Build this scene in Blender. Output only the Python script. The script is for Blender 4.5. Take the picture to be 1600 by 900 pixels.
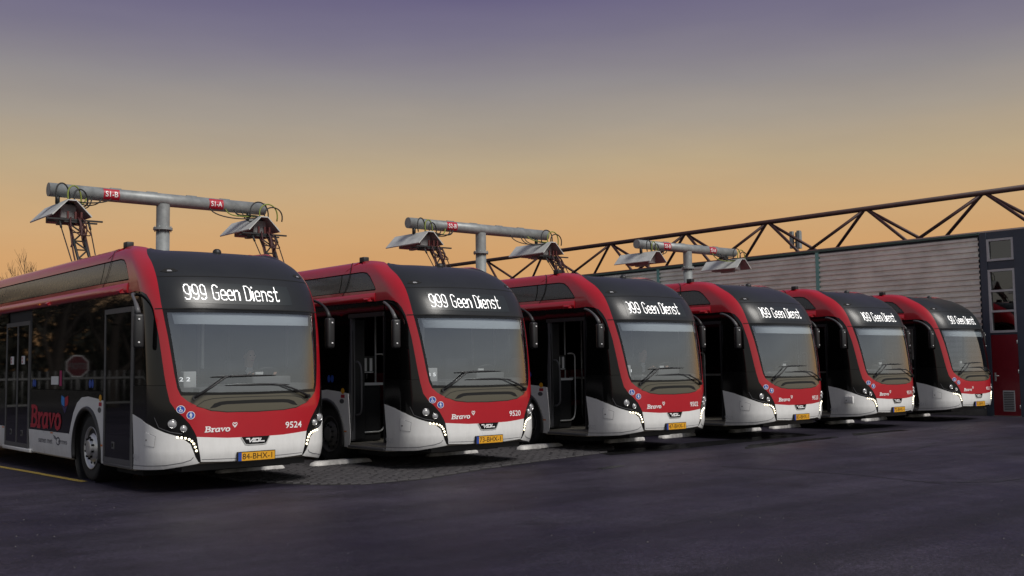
import bpy, bmesh, math, random
import numpy as np
from mathutils import Vector, Matrix
from mathutils.geometry import delaunay_2d_cdt
random.seed(7)
for o in list(bpy.data.objects): bpy.data.objects.remove(o)
scene = bpy.context.scene
COL = scene.collection

# ------------------------------------------------------------------ camera
YAW, PITCH, ROLL = 0.7010, 0.0740, -0.01394
fw = Vector((math.sin(YAW), math.cos(YAW), 0)); rt = Vector((math.cos(YAW), -math.sin(YAW), 0)); up = Vector((0, 0, 1))
fw2 = fw*math.cos(PITCH)+up*math.sin(PITCH); up2 = up*math.cos(PITCH)-fw*math.sin(PITCH)
r3 = rt*math.cos(ROLL)+up2*math.sin(ROLL); u3 = up2*math.cos(ROLL)-rt*math.sin(ROLL)
cd = bpy.data.cameras.new('camera'); cam = bpy.data.objects.new('camera', cd); COL.objects.link(cam)
M = Matrix((r3, u3, -fw2)).transposed().to_4x4(); M.translation = Vector((-6.5453, -13.1351, 1.591)); cam.matrix_world = M
cd.sensor_width = 36; cd.lens = 36*1646.4/1600; cd.clip_start = .1; cd.clip_end = 5000
scene.camera = cam

# ------------------------------------------------------------------ dusk sky, one soft sun, exposure
SUN_EL, SUN_AZ = math.radians(46), math.radians(174)      # azimuth measured from +Y towards +X
world = bpy.data.worlds.new('World'); scene.world = world; world.use_nodes = True
nt = world.node_tree; nt.nodes.clear()
def wn(t): return nt.nodes.new(t)
L = nt.links.new
tc = wn('ShaderNodeTexCoord'); sep = wn('ShaderNodeSeparateXYZ'); L(tc.outputs['Generated'], sep.inputs[0])
nz = wn('ShaderNodeTexNoise'); nz.inputs['Scale'].default_value = 2.2; nz.inputs['Detail'].default_value = 4
mp = wn('ShaderNodeMapping'); mp.inputs['Scale'].default_value = (1, 1, 6); L(tc.outputs['Generated'], mp.inputs[0]); L(mp.outputs[0], nz.inputs['Vector'])
md = wn('ShaderNodeMath'); md.operation = 'MULTIPLY_ADD'; md.inputs[1].default_value = .035; L(nz.outputs['Fac'], md.inputs[0])
ma = wn('ShaderNodeMath'); ma.operation = 'SUBTRACT'; ma.inputs[1].default_value = .0175; L(sep.outputs['Z'], ma.inputs[0]); L(ma.outputs[0], md.inputs[2])
def ramp(stops):
    r = wn('ShaderNodeValToRGB'); cr = r.color_ramp; cr.interpolation = 'LINEAR'
    while len(cr.elements) < len(stops): cr.elements.new(.5)
    for e, (p, c) in zip(cr.elements, stops): e.position = p; e.color = (*c, 1)
    L(md.outputs[0], r.inputs[0]); return r
warm = ramp([(0, (.63, .30, .10)), (.10, (.62, .335, .13)), (.145, (.585, .375, .18)), (.185, (.48, .365, .22)), (.225, (.36, .308, .25)), (.26, (.275, .25, .25)), (.305, (.18, .16, .228)), (.35, (.118, .098, .20)), (.60, (.14, .135, .22)), (1, (.16, .165, .24))])
cool = ramp([(0, (.44, .38, .31)), (.08, (.47, .45, .41)), (.20, (.46, .47, .48)), (.36, (.33, .35, .40)), (.60, (.21, .22, .28)), (1, (.16, .165, .24))])
dt = wn('ShaderNodeVectorMath'); dt.operation = 'DOT_PRODUCT'; L(tc.outputs['Generated'], dt.inputs[0]); dt.inputs[1].default_value = (.645, .764, 0)
mr = wn('ShaderNodeMapRange'); mr.interpolation_type = 'SMOOTHSTEP'; mr.inputs['From Min'].default_value = .0; mr.inputs['From Max'].default_value = .72; L(dt.outputs['Value'], mr.inputs['Value'])
mx = wn('ShaderNodeMix'); mx.data_type = 'RGBA'; L(mr.outputs[0], mx.inputs['Factor']); L(cool.outputs[0], mx.inputs[6]); L(warm.outputs[0], mx.inputs[7])
sky = wn('ShaderNodeTexSky'); sky.sky_type = 'NISHITA'; sky.sun_disc = False; sky.sun_elevation = SUN_EL; sky.sun_rotation = SUN_AZ
n2 = wn('ShaderNodeTexNoise'); n2.inputs['Scale'].default_value = 5; n2.inputs['Detail'].default_value = 7; n2.inputs['Roughness'].default_value = .55
mp2 = wn('ShaderNodeMapping'); mp2.inputs['Scale'].default_value = (1, 1, 4.5); mp2.inputs['Rotation'].default_value = (.12, .1, 0); L(tc.outputs['Generated'], mp2.inputs[0]); L(mp2.outputs[0], n2.inputs['Vector'])
cl = wn('ShaderNodeMapRange'); cl.inputs['From Min'].default_value = .3; cl.inputs['From Max'].default_value = .7; cl.inputs['To Min'].default_value = .97; cl.inputs['To Max'].default_value = 1.03; L(n2.outputs['Fac'], cl.inputs['Value'])
bg = wn('ShaderNodeBackground'); L(cl.outputs[0], bg.inputs['Strength']); L(mx.outputs[2], bg.inputs['Color'])
bs = wn('ShaderNodeBackground'); bs.inputs['Strength'].default_value = .004; L(sky.outputs[0], bs.inputs['Color'])
ad = wn('ShaderNodeAddShader'); L(bg.outputs[0], ad.inputs[0]); L(bs.outputs[0], ad.inputs[1])
wo = wn('ShaderNodeOutputWorld'); L(ad.outputs[0], wo.inputs['Surface'])
sl = bpy.data.lights.new('sun', 'SUN'); sl.energy = 3.3; sl.angle = math.radians(24); sl.color = (1, .96, .9)
so = bpy.data.objects.new('sun', sl); COL.objects.link(so)
so.rotation_euler = Vector((-math.cos(SUN_EL)*math.sin(SUN_AZ), -math.cos(SUN_EL)*math.cos(SUN_AZ), -math.sin(SUN_EL))).to_track_quat('-Z', 'Y').to_euler()
so.location = (-8, -12, 20)
vs = scene.view_settings; vs.view_transform = 'Standard'; vs.look = 'None'; vs.exposure = 0; vs.gamma = 1; vs.use_curve_mapping = False
scene.render.engine = 'CYCLES'
scene.cycles.max_bounces = 8; scene.cycles.transparent_max_bounces = 12

# ------------------------------------------------------------------ materials
MATS = {}
def mat(name, col, rough=.5, metal=0, coat=0, spec=.5, emit=None, es=0, vary=0, vscale=8, bump=0, bscale=60, coat_rough=.05):
    if name in MATS: return MATS[name]
    m = bpy.data.materials.new(name); m.use_nodes = True; t = m.node_tree; b = t.nodes['Principled BSDF']
    b.inputs['Base Color'].default_value = (*col, 1); b.inputs['Roughness'].default_value = rough; b.inputs['Metallic'].default_value = metal
    b.inputs['Coat Weight'].default_value = coat; b.inputs['Coat Roughness'].default_value = coat_rough; b.inputs['Specular IOR Level'].default_value = spec
    if emit: b.inputs['Emission Color'].default_value = (*emit, 1); b.inputs['Emission Strength'].default_value = es
    if vary or bump:
        tx = t.nodes.new('ShaderNodeTexCoord')
    if vary:
        n = t.nodes.new('ShaderNodeTexNoise'); n.inputs['Scale'].default_value = vscale; n.inputs['Detail'].default_value = 6; n.inputs['Roughness'].default_value = .65
        t.links.new(tx.outputs['Object'], n.inputs['Vector'])
        r = t.nodes.new('ShaderNodeValToRGB'); r.color_ramp.elements[0].position = .3; r.color_ramp.elements[1].position = .7
        r.color_ramp.elements[0].color = (*[c*(1-vary) for c in col], 1); r.color_ramp.elements[1].color = (*[min(1, c*(1+vary)) for c in col], 1)
        t.links.new(n.outputs['Fac'], r.inputs[0]); t.links.new(r.outputs[0], b.inputs['Base Color'])
        q = t.nodes.new('ShaderNodeMath'); q.operation = 'MULTIPLY_ADD'; q.inputs[1].default_value = .25*vary+.05; q.inputs[2].default_value = rough-.1*vary
        t.links.new(n.outputs['Fac'], q.inputs[0]); t.links.new(q.outputs[0], b.inputs['Roughness'])
    if bump:
        n2 = t.nodes.new('ShaderNodeTexNoise'); n2.inputs['Scale'].default_value = bscale; n2.inputs['Detail'].default_value = 5
        t.links.new(tx.outputs['Object'], n2.inputs['Vector'])
        bp = t.nodes.new('ShaderNodeBump'); bp.inputs['Strength'].default_value = bump; bp.inputs['Distance'].default_value = .01
        t.links.new(n2.outputs['Fac'], bp.inputs['Height']); t.links.new(bp.outputs[0], b.inputs['Normal'])
    MATS[name] = m; return m
def glassmat(name, tint, fac, rough=.015, refl=(1, 1, 1)):
    if name in MATS: return MATS[name]
    m = bpy.data.materials.new(name); m.use_nodes = True; t = m.node_tree; t.nodes.clear()
    tr = t.nodes.new('ShaderNodeBsdfTransparent'); tr.inputs[0].default_value = (*tint, 1)
    gl = t.nodes.new('ShaderNodeBsdfGlossy'); gl.inputs['Roughness'].default_value = rough; gl.inputs[0].default_value = (*refl, 1)
    fr = t.nodes.new('ShaderNodeFresnel'); fr.inputs[0].default_value = 1.5
    a = t.nodes.new('ShaderNodeMath'); a.operation = 'MULTIPLY_ADD'; a.inputs[1].default_value = 1.0; a.inputs[2].default_value = fac; a.use_clamp = True
    t.links.new(fr.outputs[0], a.inputs[0])
    mixs = t.nodes.new('ShaderNodeMixShader'); t.links.new(a.outputs[0], mixs.inputs[0]); t.links.new(tr.outputs[0], mixs.inputs[1]); t.links.new(gl.outputs[0], mixs.inputs[2])
    o = t.nodes.new('ShaderNodeOutputMaterial'); t.links.new(mixs.outputs[0], o.inputs[0]); MATS[name] = m; return m
RED = mat('red_paint', (.36, .0022, .010), .34, coat=.7, vary=.05, vscale=2)
def dirty(name, col, rough, coat):
    m = mat(name, col, rough, coat=coat, vary=.04, vscale=3); t = m.node_tree; b = t.nodes['Principled BSDF']; l = t.links.new
    src = b.inputs['Base Color'].links[0].from_socket; tx = t.nodes.new('ShaderNodeTexCoord'); sp = t.nodes.new('ShaderNodeSeparateXYZ'); l(tx.outputs['Object'], sp.inputs[0])
    mp = t.nodes.new('ShaderNodeMapping'); mp.inputs['Scale'].default_value = (9, 9, 2.2); l(tx.outputs['Object'], mp.inputs[0])
    n = t.nodes.new('ShaderNodeTexNoise'); n.inputs['Scale'].default_value = 1.6; n.inputs['Detail'].default_value = 8; n.inputs['Roughness'].default_value = .7; l(mp.outputs[0], n.inputs['Vector'])
    h = t.nodes.new('ShaderNodeMapRange'); h.inputs['From Min'].default_value = 1.0; h.inputs['From Max'].default_value = .3; l(sp.outputs['Z'], h.inputs['Value'])
    q = t.nodes.new('ShaderNodeMapRange'); q.inputs['From Min'].default_value = .30; q.inputs['From Max'].default_value = .85; q.inputs['To Max'].default_value = .32; l(n.outputs['Fac'], q.inputs['Value'])
    mu = t.nodes.new('ShaderNodeMath'); mu.operation = 'MULTIPLY'; l(h.outputs[0], mu.inputs[0]); l(q.outputs[0], mu.inputs[1])
    mx_ = t.nodes.new('ShaderNodeMix'); mx_.data_type = 'RGBA'; l(mu.outputs[0], mx_.inputs[0]); l(src, mx_.inputs[6]); mx_.inputs[7].default_value = (.20, .185, .165, 1); l(mx_.outputs[2], b.inputs['Base Color'])
    return m
WHITE = dirty('white_paint', (.72, .72, .71), .35, .5)
CAP = mat('dark_grey_cap', (.015, .0165, .0185), .36, coat=.15, spec=.3, vary=.1, vscale=2, coat_rough=.2)
BLACKG = mat('black_gloss', (.006, .006, .006), .14, coat=.1, spec=.35)
APRON = mat('apron_sky_sheen', (.075, .069, .050), .22, coat=.4)  # olive sheen of the reflected low sky put into the panel colour
SIDEGL = mat('black_side_glass', (.003, .003, .003), .03, spec=.42)
ROOFGL = mat('smoked_roof_panel', (.030, .029, .024), .25, coat=.3, vary=.1)
TRIM = mat('dark_trim', (.012, .012, .013), .5)
GREYT = mat('grey_trim', (.075, .075, .08), .45)
RUBBER = mat('tyre_rubber', (.018, .018, .018), .8, vary=.2, vscale=12, bump=.2)
RIM = mat('rim_steel', (.55, .55, .54), .35, metal=.75, vary=.15, vscale=10)
RIMSH = mat('rim_shaded', (.10, .095, .09), .7, metal=.2, vary=.25, vscale=10)  # darker rim copy: shade of the gaps between buses put into its colour
HOLE = mat('hole_black', (.004, .004, .004), .9)
INNER = mat('interior_dark', (.010, .010, .011), .8)
FLOOR = mat('bus_floor', (.30, .27, .22), .7, vary=.15, vscale=5)
SEATR = mat('seat_red', (.16, .012, .02), .8, vary=.2)
WHITEL = mat('white_letter', (.75, .75, .75), .4)
FAINT = mat('faint_letter', (.50, .50, .51), .4)
BLUE = mat('blue_sticker', (.02, .07, .35), .4)
LED = mat('led_white', (1, 1, 1), .5, emit=(1, .98, .95), es=1.35)
DRL = mat('running_light', (1, 1, 1), .5, emit=(1, .86, .56), es=3)
LENS = mat('lamp_lens', (.30, .30, .31), .12, coat=1)
LENSR = mat('lamp_reflector', (.5, .5, .5), .2, metal=.8)
DISP = mat('display_glass', (.015, .019, .021), .35)
YELLOW = mat('plate_yellow', (.62, .30, .012), .45)
PBLUE = mat('plate_blue', (.01, .05, .28), .45)
ORANGE = mat('marker_orange', (.6, .16, .02), .3)
REDL = mat('lettering_red', (.38, .012, .03), .4)
GREYL = mat('lettering_grey', (.08, .08, .10), .4)
SKYB = mat('heart_blue', (.03, .22, .60), .4)
PURP = mat('heart_purple', (.03, .02, .10), .4)
MAG = mat('sticker_magenta', (.35, .01, .10), .4)
BLIND = mat('sun_blind', (.42, .45, .48), .8)
DASH = mat('dashboard_grey', (.13, .13, .135), .7)
CHROME = mat('rail_steel', (.50, .50, .49), .4, metal=.3)
GALV = mat('galvanised_steel', (.24, .255, .255), .45, metal=.25, vary=.25, vscale=5, bump=.05, bscale=30)
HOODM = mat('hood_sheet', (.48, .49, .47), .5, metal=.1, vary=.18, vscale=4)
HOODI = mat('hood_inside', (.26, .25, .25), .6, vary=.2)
SIGNR = mat('sign_red', (.36, .008, .025), .4)
CABK = mat('cable_black', (.012, .012, .012), .6)
CABY = mat('cable_green_yellow', (.18, .22, .03), .6)
CABR = mat('cable_red', (.040, .006, .006), .6)
ARM = mat('arm_black', (.012, .012, .013), .6)
INSUL = mat('insulator_red', (.07, .008, .006), .5)
CLAD = mat('cladding_metal', (.70, .69, .63), .45, metal=.05, vary=.2, vscale=1.2, bump=.04, bscale=20)
TEAL = mat('teal_trim', (.16, .36, .33), .5, vary=.15, vscale=3)
GREENC = mat('green_capping', (.045, .09, .075), .5, vary=.2, vscale=3)
NAVY = mat('navy_panel', (.040, .052, .075), .55, vary=.15, vscale=2)
WINFR = mat('window_frame_grey', (.42, .42, .43), .45, vary=.1)
DOORR = mat('door_red', (.17, .004, .012), .4, vary=.08, coat=.2)
TRUSS = mat('truss_oxide_red', (.036, .009, .008), .55, vary=.3, vscale=4)
PANE = glassmat('depot_pane', (.35, .35, .35), .05)
WSGL = glassmat('windscreen_glass', (.86, .89, .90), .19, refl=(.92, .97, 1.0))
CABGL = glassmat('cab_side_glass', (.35, .35, .36), .0)
BARK = mat('bark', (.022, .016, .012), .9, vary=.3, vscale=6)
IVY = mat('ivy_leaf', (.018, .018, .010), .7, vary=.3)
KERBW = mat('kerb_white_paint', (.42, .41, .40), .75, vary=.5, vscale=5, bump=.3, bscale=40)
YLINE = mat('yellow_road_paint', (.30, .21, .035), .75, vary=.35, vscale=9)
BRICK = mat('paving_brick', (.038, .035, .038), .75, vary=.3, vscale=3, bump=.4, bscale=50)
BEDDING = mat('paving_sand', (.012, .011, .011), .95)
SKIN = mat('skin', (.50, .30, .22), .5)
JACKET = mat('jacket_navy', (.02, .022, .03), .8)
HAIR = mat('hair', (.06, .045, .035), .7)
SHIRT = mat('shirt_white', (.65, .66, .68), .7)
LAMPW = mat('lamp_warm', (1, .8, .5), .5, emit=(1, .72, .35), es=4)
PAPER = mat('paper_white', (.6, .6, .6), .7)
FENCE = mat('fence_steel', (.16, .16, .16), .5, metal=.4)
WET = mat('wet_asphalt', (.012, .012, .013), .22)
CRACK = mat('crack_fill', (.010, .010, .011), .6)

def asphalt():
    m = bpy.data.materials.new('asphalt'); m.use_nodes = True; t = m.node_tree; b = t.nodes['Principled BSDF']; l = t.links.new
    tx = t.nodes.new('ShaderNodeTexCoord')
    def noise(s, d=6, r=.6):
        n = t.nodes.new('ShaderNodeTexNoise'); n.inputs['Scale'].default_value = s; n.inputs['Detail'].default_value = d; n.inputs['Roughness'].default_value = r; l(tx.outputs['Object'], n.inputs['Vector']); return n
    def rmp(n, a, ca, b_, cb):
        r = t.nodes.new('ShaderNodeValToRGB'); e = r.color_ramp.elements; e[0].position = a; e[0].color = (*ca, 1); e[1].position = b_; e[1].color = (*cb, 1); l(n.outputs['Fac'], r.inputs[0]); return r
    big = rmp(noise(.22, 6, .66), .34, (.0085, .0066, .0150), .66, (.029, .0245, .037))
    fine = rmp(noise(30, 4, .8), .36, (.45,)*3, .66, (1.6,)*3)
    mid = rmp(noise(2.2, 8, .75), .3, (.66,)*3, .72, (1.34,)*3)
    vor = t.nodes.new('ShaderNodeTexVoronoi'); vor.inputs['Scale'].default_value = 22; l(tx.outputs['Object'], vor.inputs['Vector'])
    vr = t.nodes.new('ShaderNodeValToRGB'); vr.color_ramp.elements[0].position = .10; vr.color_ramp.elements[0].color = (2.6, 2.6, 2.7, 1); vr.color_ramp.elements[1].position = .19; vr.color_ramp.elements[1].color = (1, 1, 1, 1); l(vor.outputs['Distance'], vr.inputs[0])
    def mul(a, c):
        x = t.nodes.new('ShaderNodeMix'); x.data_type = 'RGBA'; x.blend_type = 'MULTIPLY'; x.inputs[0].default_value = 1; l(a, x.inputs[6]); l(c, x.inputs[7]); return x.outputs[2]
    mpp = t.nodes.new('ShaderNodeMapping'); mpp.inputs['Rotation'].default_value = (0, 0, .35); mpp.inputs['Scale'].default_value = (.10, 1.3, 1); l(tx.outputs['Object'], mpp.inputs[0])
    ns = noise(1.0, 5, .6); l(mpp.outputs[0], ns.inputs['Vector']); streak = rmp(ns, .36, (.62,)*3, .64, (1.32,)*3)
    v2 = t.nodes.new('ShaderNodeTexVoronoi'); v2.inputs['Scale'].default_value = 38; l(tx.outputs['Object'], v2.inputs['Vector'])
    sg = t.nodes.new('ShaderNodeSeparateColor'); l(v2.outputs['Color'], sg.inputs[0])
    gr = t.nodes.new('ShaderNodeMapRange'); gr.inputs['To Min'].default_value = .7; gr.inputs['To Max'].default_value = 1.3; l(sg.outputs[0], gr.inputs['Value'])
    st = rmp(noise(.75, 3, .5), .60, (1,)*3, .72, (.55, .52, .50))
    c = mul(mul(mul(mul(mul(big.outputs[0], fine.outputs[0]), mid.outputs[0]), vr.outputs[0]), streak.outputs[0]), mul(st.outputs[0], gr.outputs[0]))
    l(c, b.inputs['Base Color'])
    rr = t.nodes.new('ShaderNodeMapRange'); rr.inputs['From Min'].default_value = .3; rr.inputs['From Max'].default_value = .7; rr.inputs['To Min'].default_value = .42; rr.inputs['To Max'].default_value = .70
    l(noise(.45, 4, .6).outputs['Fac'], rr.inputs['Value']); l(rr.outputs[0], b.inputs['Roughness'])
    bp = t.nodes.new('ShaderNodeBump'); bp.inputs['Strength'].default_value = .55; bp.inputs['Distance'].default_value = .012; l(noise(80, 4, .7).outputs['Fac'], bp.inputs['Height']); l(bp.outputs[0], b.inputs['Normal'])
    return m
ASPH = asphalt(); ASPH.node_tree.nodes['Principled BSDF'].inputs['Specular IOR Level'].default_value = .32

# ------------------------------------------------------------------ generic helpers
def mesh_from(name, verts, faces, mats, fmat=None, smooth=None):
    me = bpy.data.meshes.new(name); me.from_pydata([tuple(v) for v in verts], [], faces); me.validate()
    for m in (mats if isinstance(mats, (list, tuple)) else [mats]): me.materials.append(m)
    if fmat: me.polygons.foreach_set('material_index', fmat)
    if smooth is not None: me.polygons.foreach_set('use_smooth', [bool(smooth)]*len(me.polygons) if isinstance(smooth, bool) else smooth)
    me.update(); return me
def link(name, me, parent=None, loc=None, rot=None):
    o = bpy.data.objects.new(name, me); COL.objects.link(o)
    if parent: o.parent = parent
    if loc is not None: o.location = loc
    if rot is not None: o.rotation_euler = rot
    return o
def tag(o, label=None, cat=None, group=None, kind=None):
    if label: o['label'] = label
    if cat: o['category'] = cat
    if group: o['group'] = group
    if kind: o['kind'] = kind
    return o
def empty(name, loc, label, cat, group=None):
    return tag(link(name, None, None, loc), label, cat, group)
class MB:
    def __init__(s): s.v = []; s.f = []; s.m = []; s.s = []
    def add(s, vs, fs, mi=0, sm=False):
        n = len(s.v); s.v += [tuple(v) for v in vs]; s.f += [tuple(i+n for i in f) for f in fs]; s.m += [mi]*len(fs); s.s += [sm]*len(fs)
    def box(s, x0, x1, y0, y1, z0, z1, mi=0, bev=0):
        if bev:
            bm = bmesh.new(); bmesh.ops.create_cube(bm, size=1)
            for v in bm.verts: v.co = Vector(((x0+x1)/2+v.co.x*(x1-x0), (y0+y1)/2+v.co.y*(y1-y0), (z0+z1)/2+v.co.z*(z1-z0)))
            bmesh.ops.bevel(bm, geom=bm.edges[:], offset=bev, segments=2, affect='EDGES', profile=.6)
            bm.verts.index_update(); s.add([v.co[:] for v in bm.verts], [[v.index for v in f.verts] for f in bm.faces], mi, True); bm.free(); return
        s.add([(x0, y0, z0), (x1, y0, z0), (x1, y1, z0), (x0, y1, z0), (x0, y0, z1), (x1, y0, z1), (x1, y1, z1), (x0, y1, z1)],
              [(3, 2, 1, 0), (4, 5, 6, 7), (0, 1, 5, 4), (1, 2, 6, 5), (2, 3, 7, 6), (3, 0, 4, 7)], mi)
    def tube(s, pts, r, seg=8, mi=0, cap=True, sm=True):
        pts = [Vector(p) for p in pts]; rs = r if isinstance(r, (list, tuple)) else [r]*len(pts)
        n0 = len(s.v); ref = None
        for i, p in enumerate(pts):
            d = (pts[min(i+1, len(pts)-1)]-pts[max(i-1, 0)]).normalized()
            if ref is None: ref = Vector((0, 0, 1)) if abs(d.z) < .9 else Vector((1, 0, 0))
            a = (ref-d*ref.dot(d)).normalized(); b = d.cross(a); ref = a
            for k in range(seg):
                t = 2*math.pi*k/seg; s.v.append(tuple(p+(a*math.cos(t)+b*math.sin(t))*rs[i]))
        for i in range(len(pts)-1):
            for k in range(seg):
                a0 = n0+i*seg+k; a1 = n0+i*seg+(k+1) % seg; s.f.append((a0, a1, a1+seg, a0+seg)); s.m.append(mi); s.s.append(sm)
        if cap:
            s.f.append(tuple(n0+k for k in range(seg))[::-1]); s.f.append(tuple(n0+(len(pts)-1)*seg+k for k in range(seg))); s.m += [mi]*2; s.s += [False]*2
    def lathe(s, prof, axis='x', seg=40, c=(0, 0, 0), mi=0, sm=True):
        n0 = len(s.v)
        for (h, r) in prof:
            for k in range(seg):
                t = 2*math.pi*k/seg; a, b = r*math.cos(t), r*math.sin(t)
                q = (h, a, b) if axis == 'x' else (a, h, b) if axis == 'y' else (a, b, h)
                s.v.append((c[0]+q[0], c[1]+q[1], c[2]+q[2]))
        for i in range(len(prof)-1):
            for k in range(seg):
                a0 = n0+i*seg+k; a1 = n0+i*seg+(k+1) % seg; s.f.append((a0, a1, a1+seg, a0+seg)); s.m.append(mi); s.s.append(sm)
    def prism(s, poly, y0, y1, mi=0):          # poly in x,z extruded along y
        n = len(poly); s.add([(x, y0, z) for x, z in poly]+[(x, y1, z) for x, z in poly],
            [tuple(range(n)), tuple(range(2*n-1, n-1, -1))]+[(i, i+n, (i+1) % n+n, (i+1) % n) for i in range(n)], mi)
    def mesh(s, name, mats):
        me = mesh_from(name, s.v, s.f, mats, s.m, s.s)
        bm = bmesh.new(); bm.from_mesh(me); bmesh.ops.recalc_face_normals(bm, faces=bm.faces[:]); bm.to_mesh(me); bm.free(); return me
    def obj(s, name, mats, parent=None, loc=None, rot=None): return link(name, s.mesh(name, mats), parent, loc, rot)
def bez(p0, p1, p2, p3, n=14):
    p0, p1, p2, p3 = map(Vector, (p0, p1, p2, p3))
    return [p0*(1-t)**3+p1*3*t*(1-t)**2+p2*3*t*t*(1-t)+p3*t**3 for t in [i/n for i in range(n+1)]]

# ------------------------------------------------------------------ ground
def sheet(name, poly, z, m, kind=None):
    me = mesh_from(name, [(x, y, z) for x, y in poly], [tuple(range(len(poly)))], m); o = link(name, me)
    if kind: o['kind'] = kind
    return o
sheet('asphalt_yard', [(-900, -300), (900, -300), (900, 900), (-900, 900)], 0, ASPH, 'structure')
# brick paved bay, bricks laid as real pieces
def pav_front(x): return float(np.interp(x, [.3, .8, 1.3, 2.2, 3.0, 4.2, 5.7, 7.4, 8.2], [.9, -.3, -.68, -.74, -.48, -.12, .22, .55, 1.3]))
px = np.linspace(.3, 8.2, 40)
pave = sheet('paving', [(float(x), pav_front(x)) for x in px]+[(8.2, 3.3), (.3, 3.3)], .003, BEDDING, 'structure')
bm_ = MB(); bm_.box(-.098, .098, -.048, .048, .0, .014)
bm_mesh = []
for k in range(3):
    b = MB(); b.v = []; h = .010+.003*k
    b.add([(-.096, -.046, 0), (.096, -.046, 0), (.096, .046, 0), (-.096, .046, 0), (-.089, -.041, h), (.089, -.041, h), (.089, .041, h), (-.089, .041, h)], [(4, 5, 6, 7), (0, 1, 5, 4), (1, 2, 6, 5), (2, 3, 7, 6), (3, 0, 4, 7)])
    bm_mesh.append(b.mesh('brick', BRICK))
bl = []
for j in range(42):
    for i in range(44):
        x = .35+i*.2+(.1 if j % 2 else 0); y = -.78+j*.1
        if x < 8.1 and y > max(pav_front(x-.1), pav_front(x+.1))+.045 and y < 3.25: bl.append((x, y))
bl.sort(key=lambda q: (q[0]+6.5)**2+(q[1]+13.1)**2-(60 if .8 < q[0] < 5.2 else 0)-(20 if q[1] < 1 else 0))
rest = MB()
for n, (x, y) in enumerate(bl):
    rz = random.uniform(-.02, .02); tz = random.uniform(-.002, .002)
    if n < 300:
        o = link('brick', bm_mesh[n % 3], pave, (x, y, .004+tz), (random.uniform(-.01, .01), random.uniform(-.01, .01), rz))
    else:
        me = bm_mesh[n % 3]; rest.add([(x+v.co.x, y+v.co.y, v.co.z+.004+tz) for v in me.vertices], [tuple(p.vertices) for p in me.polygons])
tag(rest.obj('brick_field', BRICK, pave), kind='stuff')
# painted line, wet patches, cracks
yl = [(-1.62, 6.6), (-1.52, 5.), (-1.40, 2.72), (-1.29, 2.74), (-1.41, 5.), (-1.51, 6.6), (-1.9, 16), (-2.0, 16)]
sheet('yellow_line', yl, .004, YLINE, 'structure')
def blob(name, pts, z, m):
    out = []
    n = len(pts)
    for i in range(n):
        a, b = Vector(pts[i]), Vector(pts[(i+1) % n])
        for k in range(5):
            p = a.lerp(b, k/5); out.append((p.x+random.uniform(-.05, .05), p.y+random.uniform(-.04, .04)))
    return sheet(name, out, z, m, 'structure')
blob('wet_patch', [(9.4, -.85), (11.2, -.62), (13.0, -.52), (13.2, -.3), (11.5, -.28), (10.3, -.3)], .004, WET)
blob('wet_patch', [(13.7, -.45), (15.2, -.35), (16.1, -.45), (16.0, -.15), (14.3, -.05)], .004, WET)
blob('wet_patch', [(4.9, -1.6), (5.5, -1.5), (5.6, -1.35), (5.1, -1.4)], .004, WET)
blob('wet_patch', [(6.8, .1), (9.2, .1), (11.5, .25), (13.5, .3), (13.4, .9), (10, .9), (7.2, .7)], .004, WET)
def crack(pts, w):
    P = []
    for a, b in zip(pts, pts[1:]):
        for k in range(14):
            q = Vector(a).lerp(Vector(b), k/14); P.append(q+Vector((random.uniform(-.035, .035), random.uniform(-.035, .035))))
    Lf, Rt = [], []
    for i, q in enumerate(P):
        d = (P[min(i+1, len(P)-1)]-P[max(i-1, 0)]).normalized(); n = Vector((-d.y, d.x)); ww = w*random.uniform(.4, 1.2)
        Lf.append((q+n*ww)[:]); Rt.append((q-n*ww)[:])
    v = [(x, y, .004) for x, y in Lf+Rt]; n = len(Lf)
    tag(link('pavement_crack', mesh_from('crack', v, [(i, i+1, n+i+1, n+i) for i in range(n-1)], CRACK)), kind='structure')
crack([(6.5, -2.6), (6.72, -3.79), (6.75, -4.9), (6.5, -6.33)], .024)
crack([(6.6, -6.0), (7.2, -6.6), (8.6, -6.7)], .02)
crack([(9.5, -3.2), (11.0, -3.3), (13.2, -2.6)], .022)

# ------------------------------------------------------------------ bus body surface: chart (s along the plan outline, t height)
T_ = np.array([.20, .28, .40, .55, 1.0, 1.5, 2.0, 2.41, 2.62, 2.80, 2.94, 3.08, 3.18, 3.25, 3.29, 3.31, 3.318])
YP = np.array([.16, .10, .03, .0, .0, .03, .09, .17, .25, .36, .49, .68, .87, 1.06, 1.24, 1.42, 1.7])
WT = np.array([1.25, 1.265, 1.28, 1.285, 1.285, 1.285, 1.285, 1.280, 1.275, 1.262, 1.243, 1.208, 1.16, 1.095, 1.01, .86, .5])
D0, PE = .60, 3.4
PHI = np.linspace(0, np.pi/2, 4001)
_x = 1.285*np.sin(PHI)**(2/PE); _y = D0*(1-np.cos(PHI))
AL = np.concatenate([[0], np.cumsum(np.hypot(np.diff(_x), np.diff(_y)))]); SA = AL[-1]
def pch(t, xs, ys):
    h = np.diff(xs); d = np.diff(ys)/h; m = np.zeros_like(ys); m[0] = d[0]; m[-1] = d[-1]
    for i in range(1, len(xs)-1): m[i] = 0 if d[i-1]*d[i] <= 0 else 2*d[i-1]*d[i]/(d[i-1]+d[i])
    t = np.clip(t, xs[0], xs[-1]); i = np.clip(np.searchsorted(xs, t)-1, 0, len(xs)-2); u = (t-xs[i])/h[i]
    return (2*u**3-3*u**2+1)*ys[i]+(u**3-2*u**2+u)*h[i]*m[i]+(-2*u**3+3*u**2)*ys[i+1]+(u**3-u**2)*h[i]*m[i+1]
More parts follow.
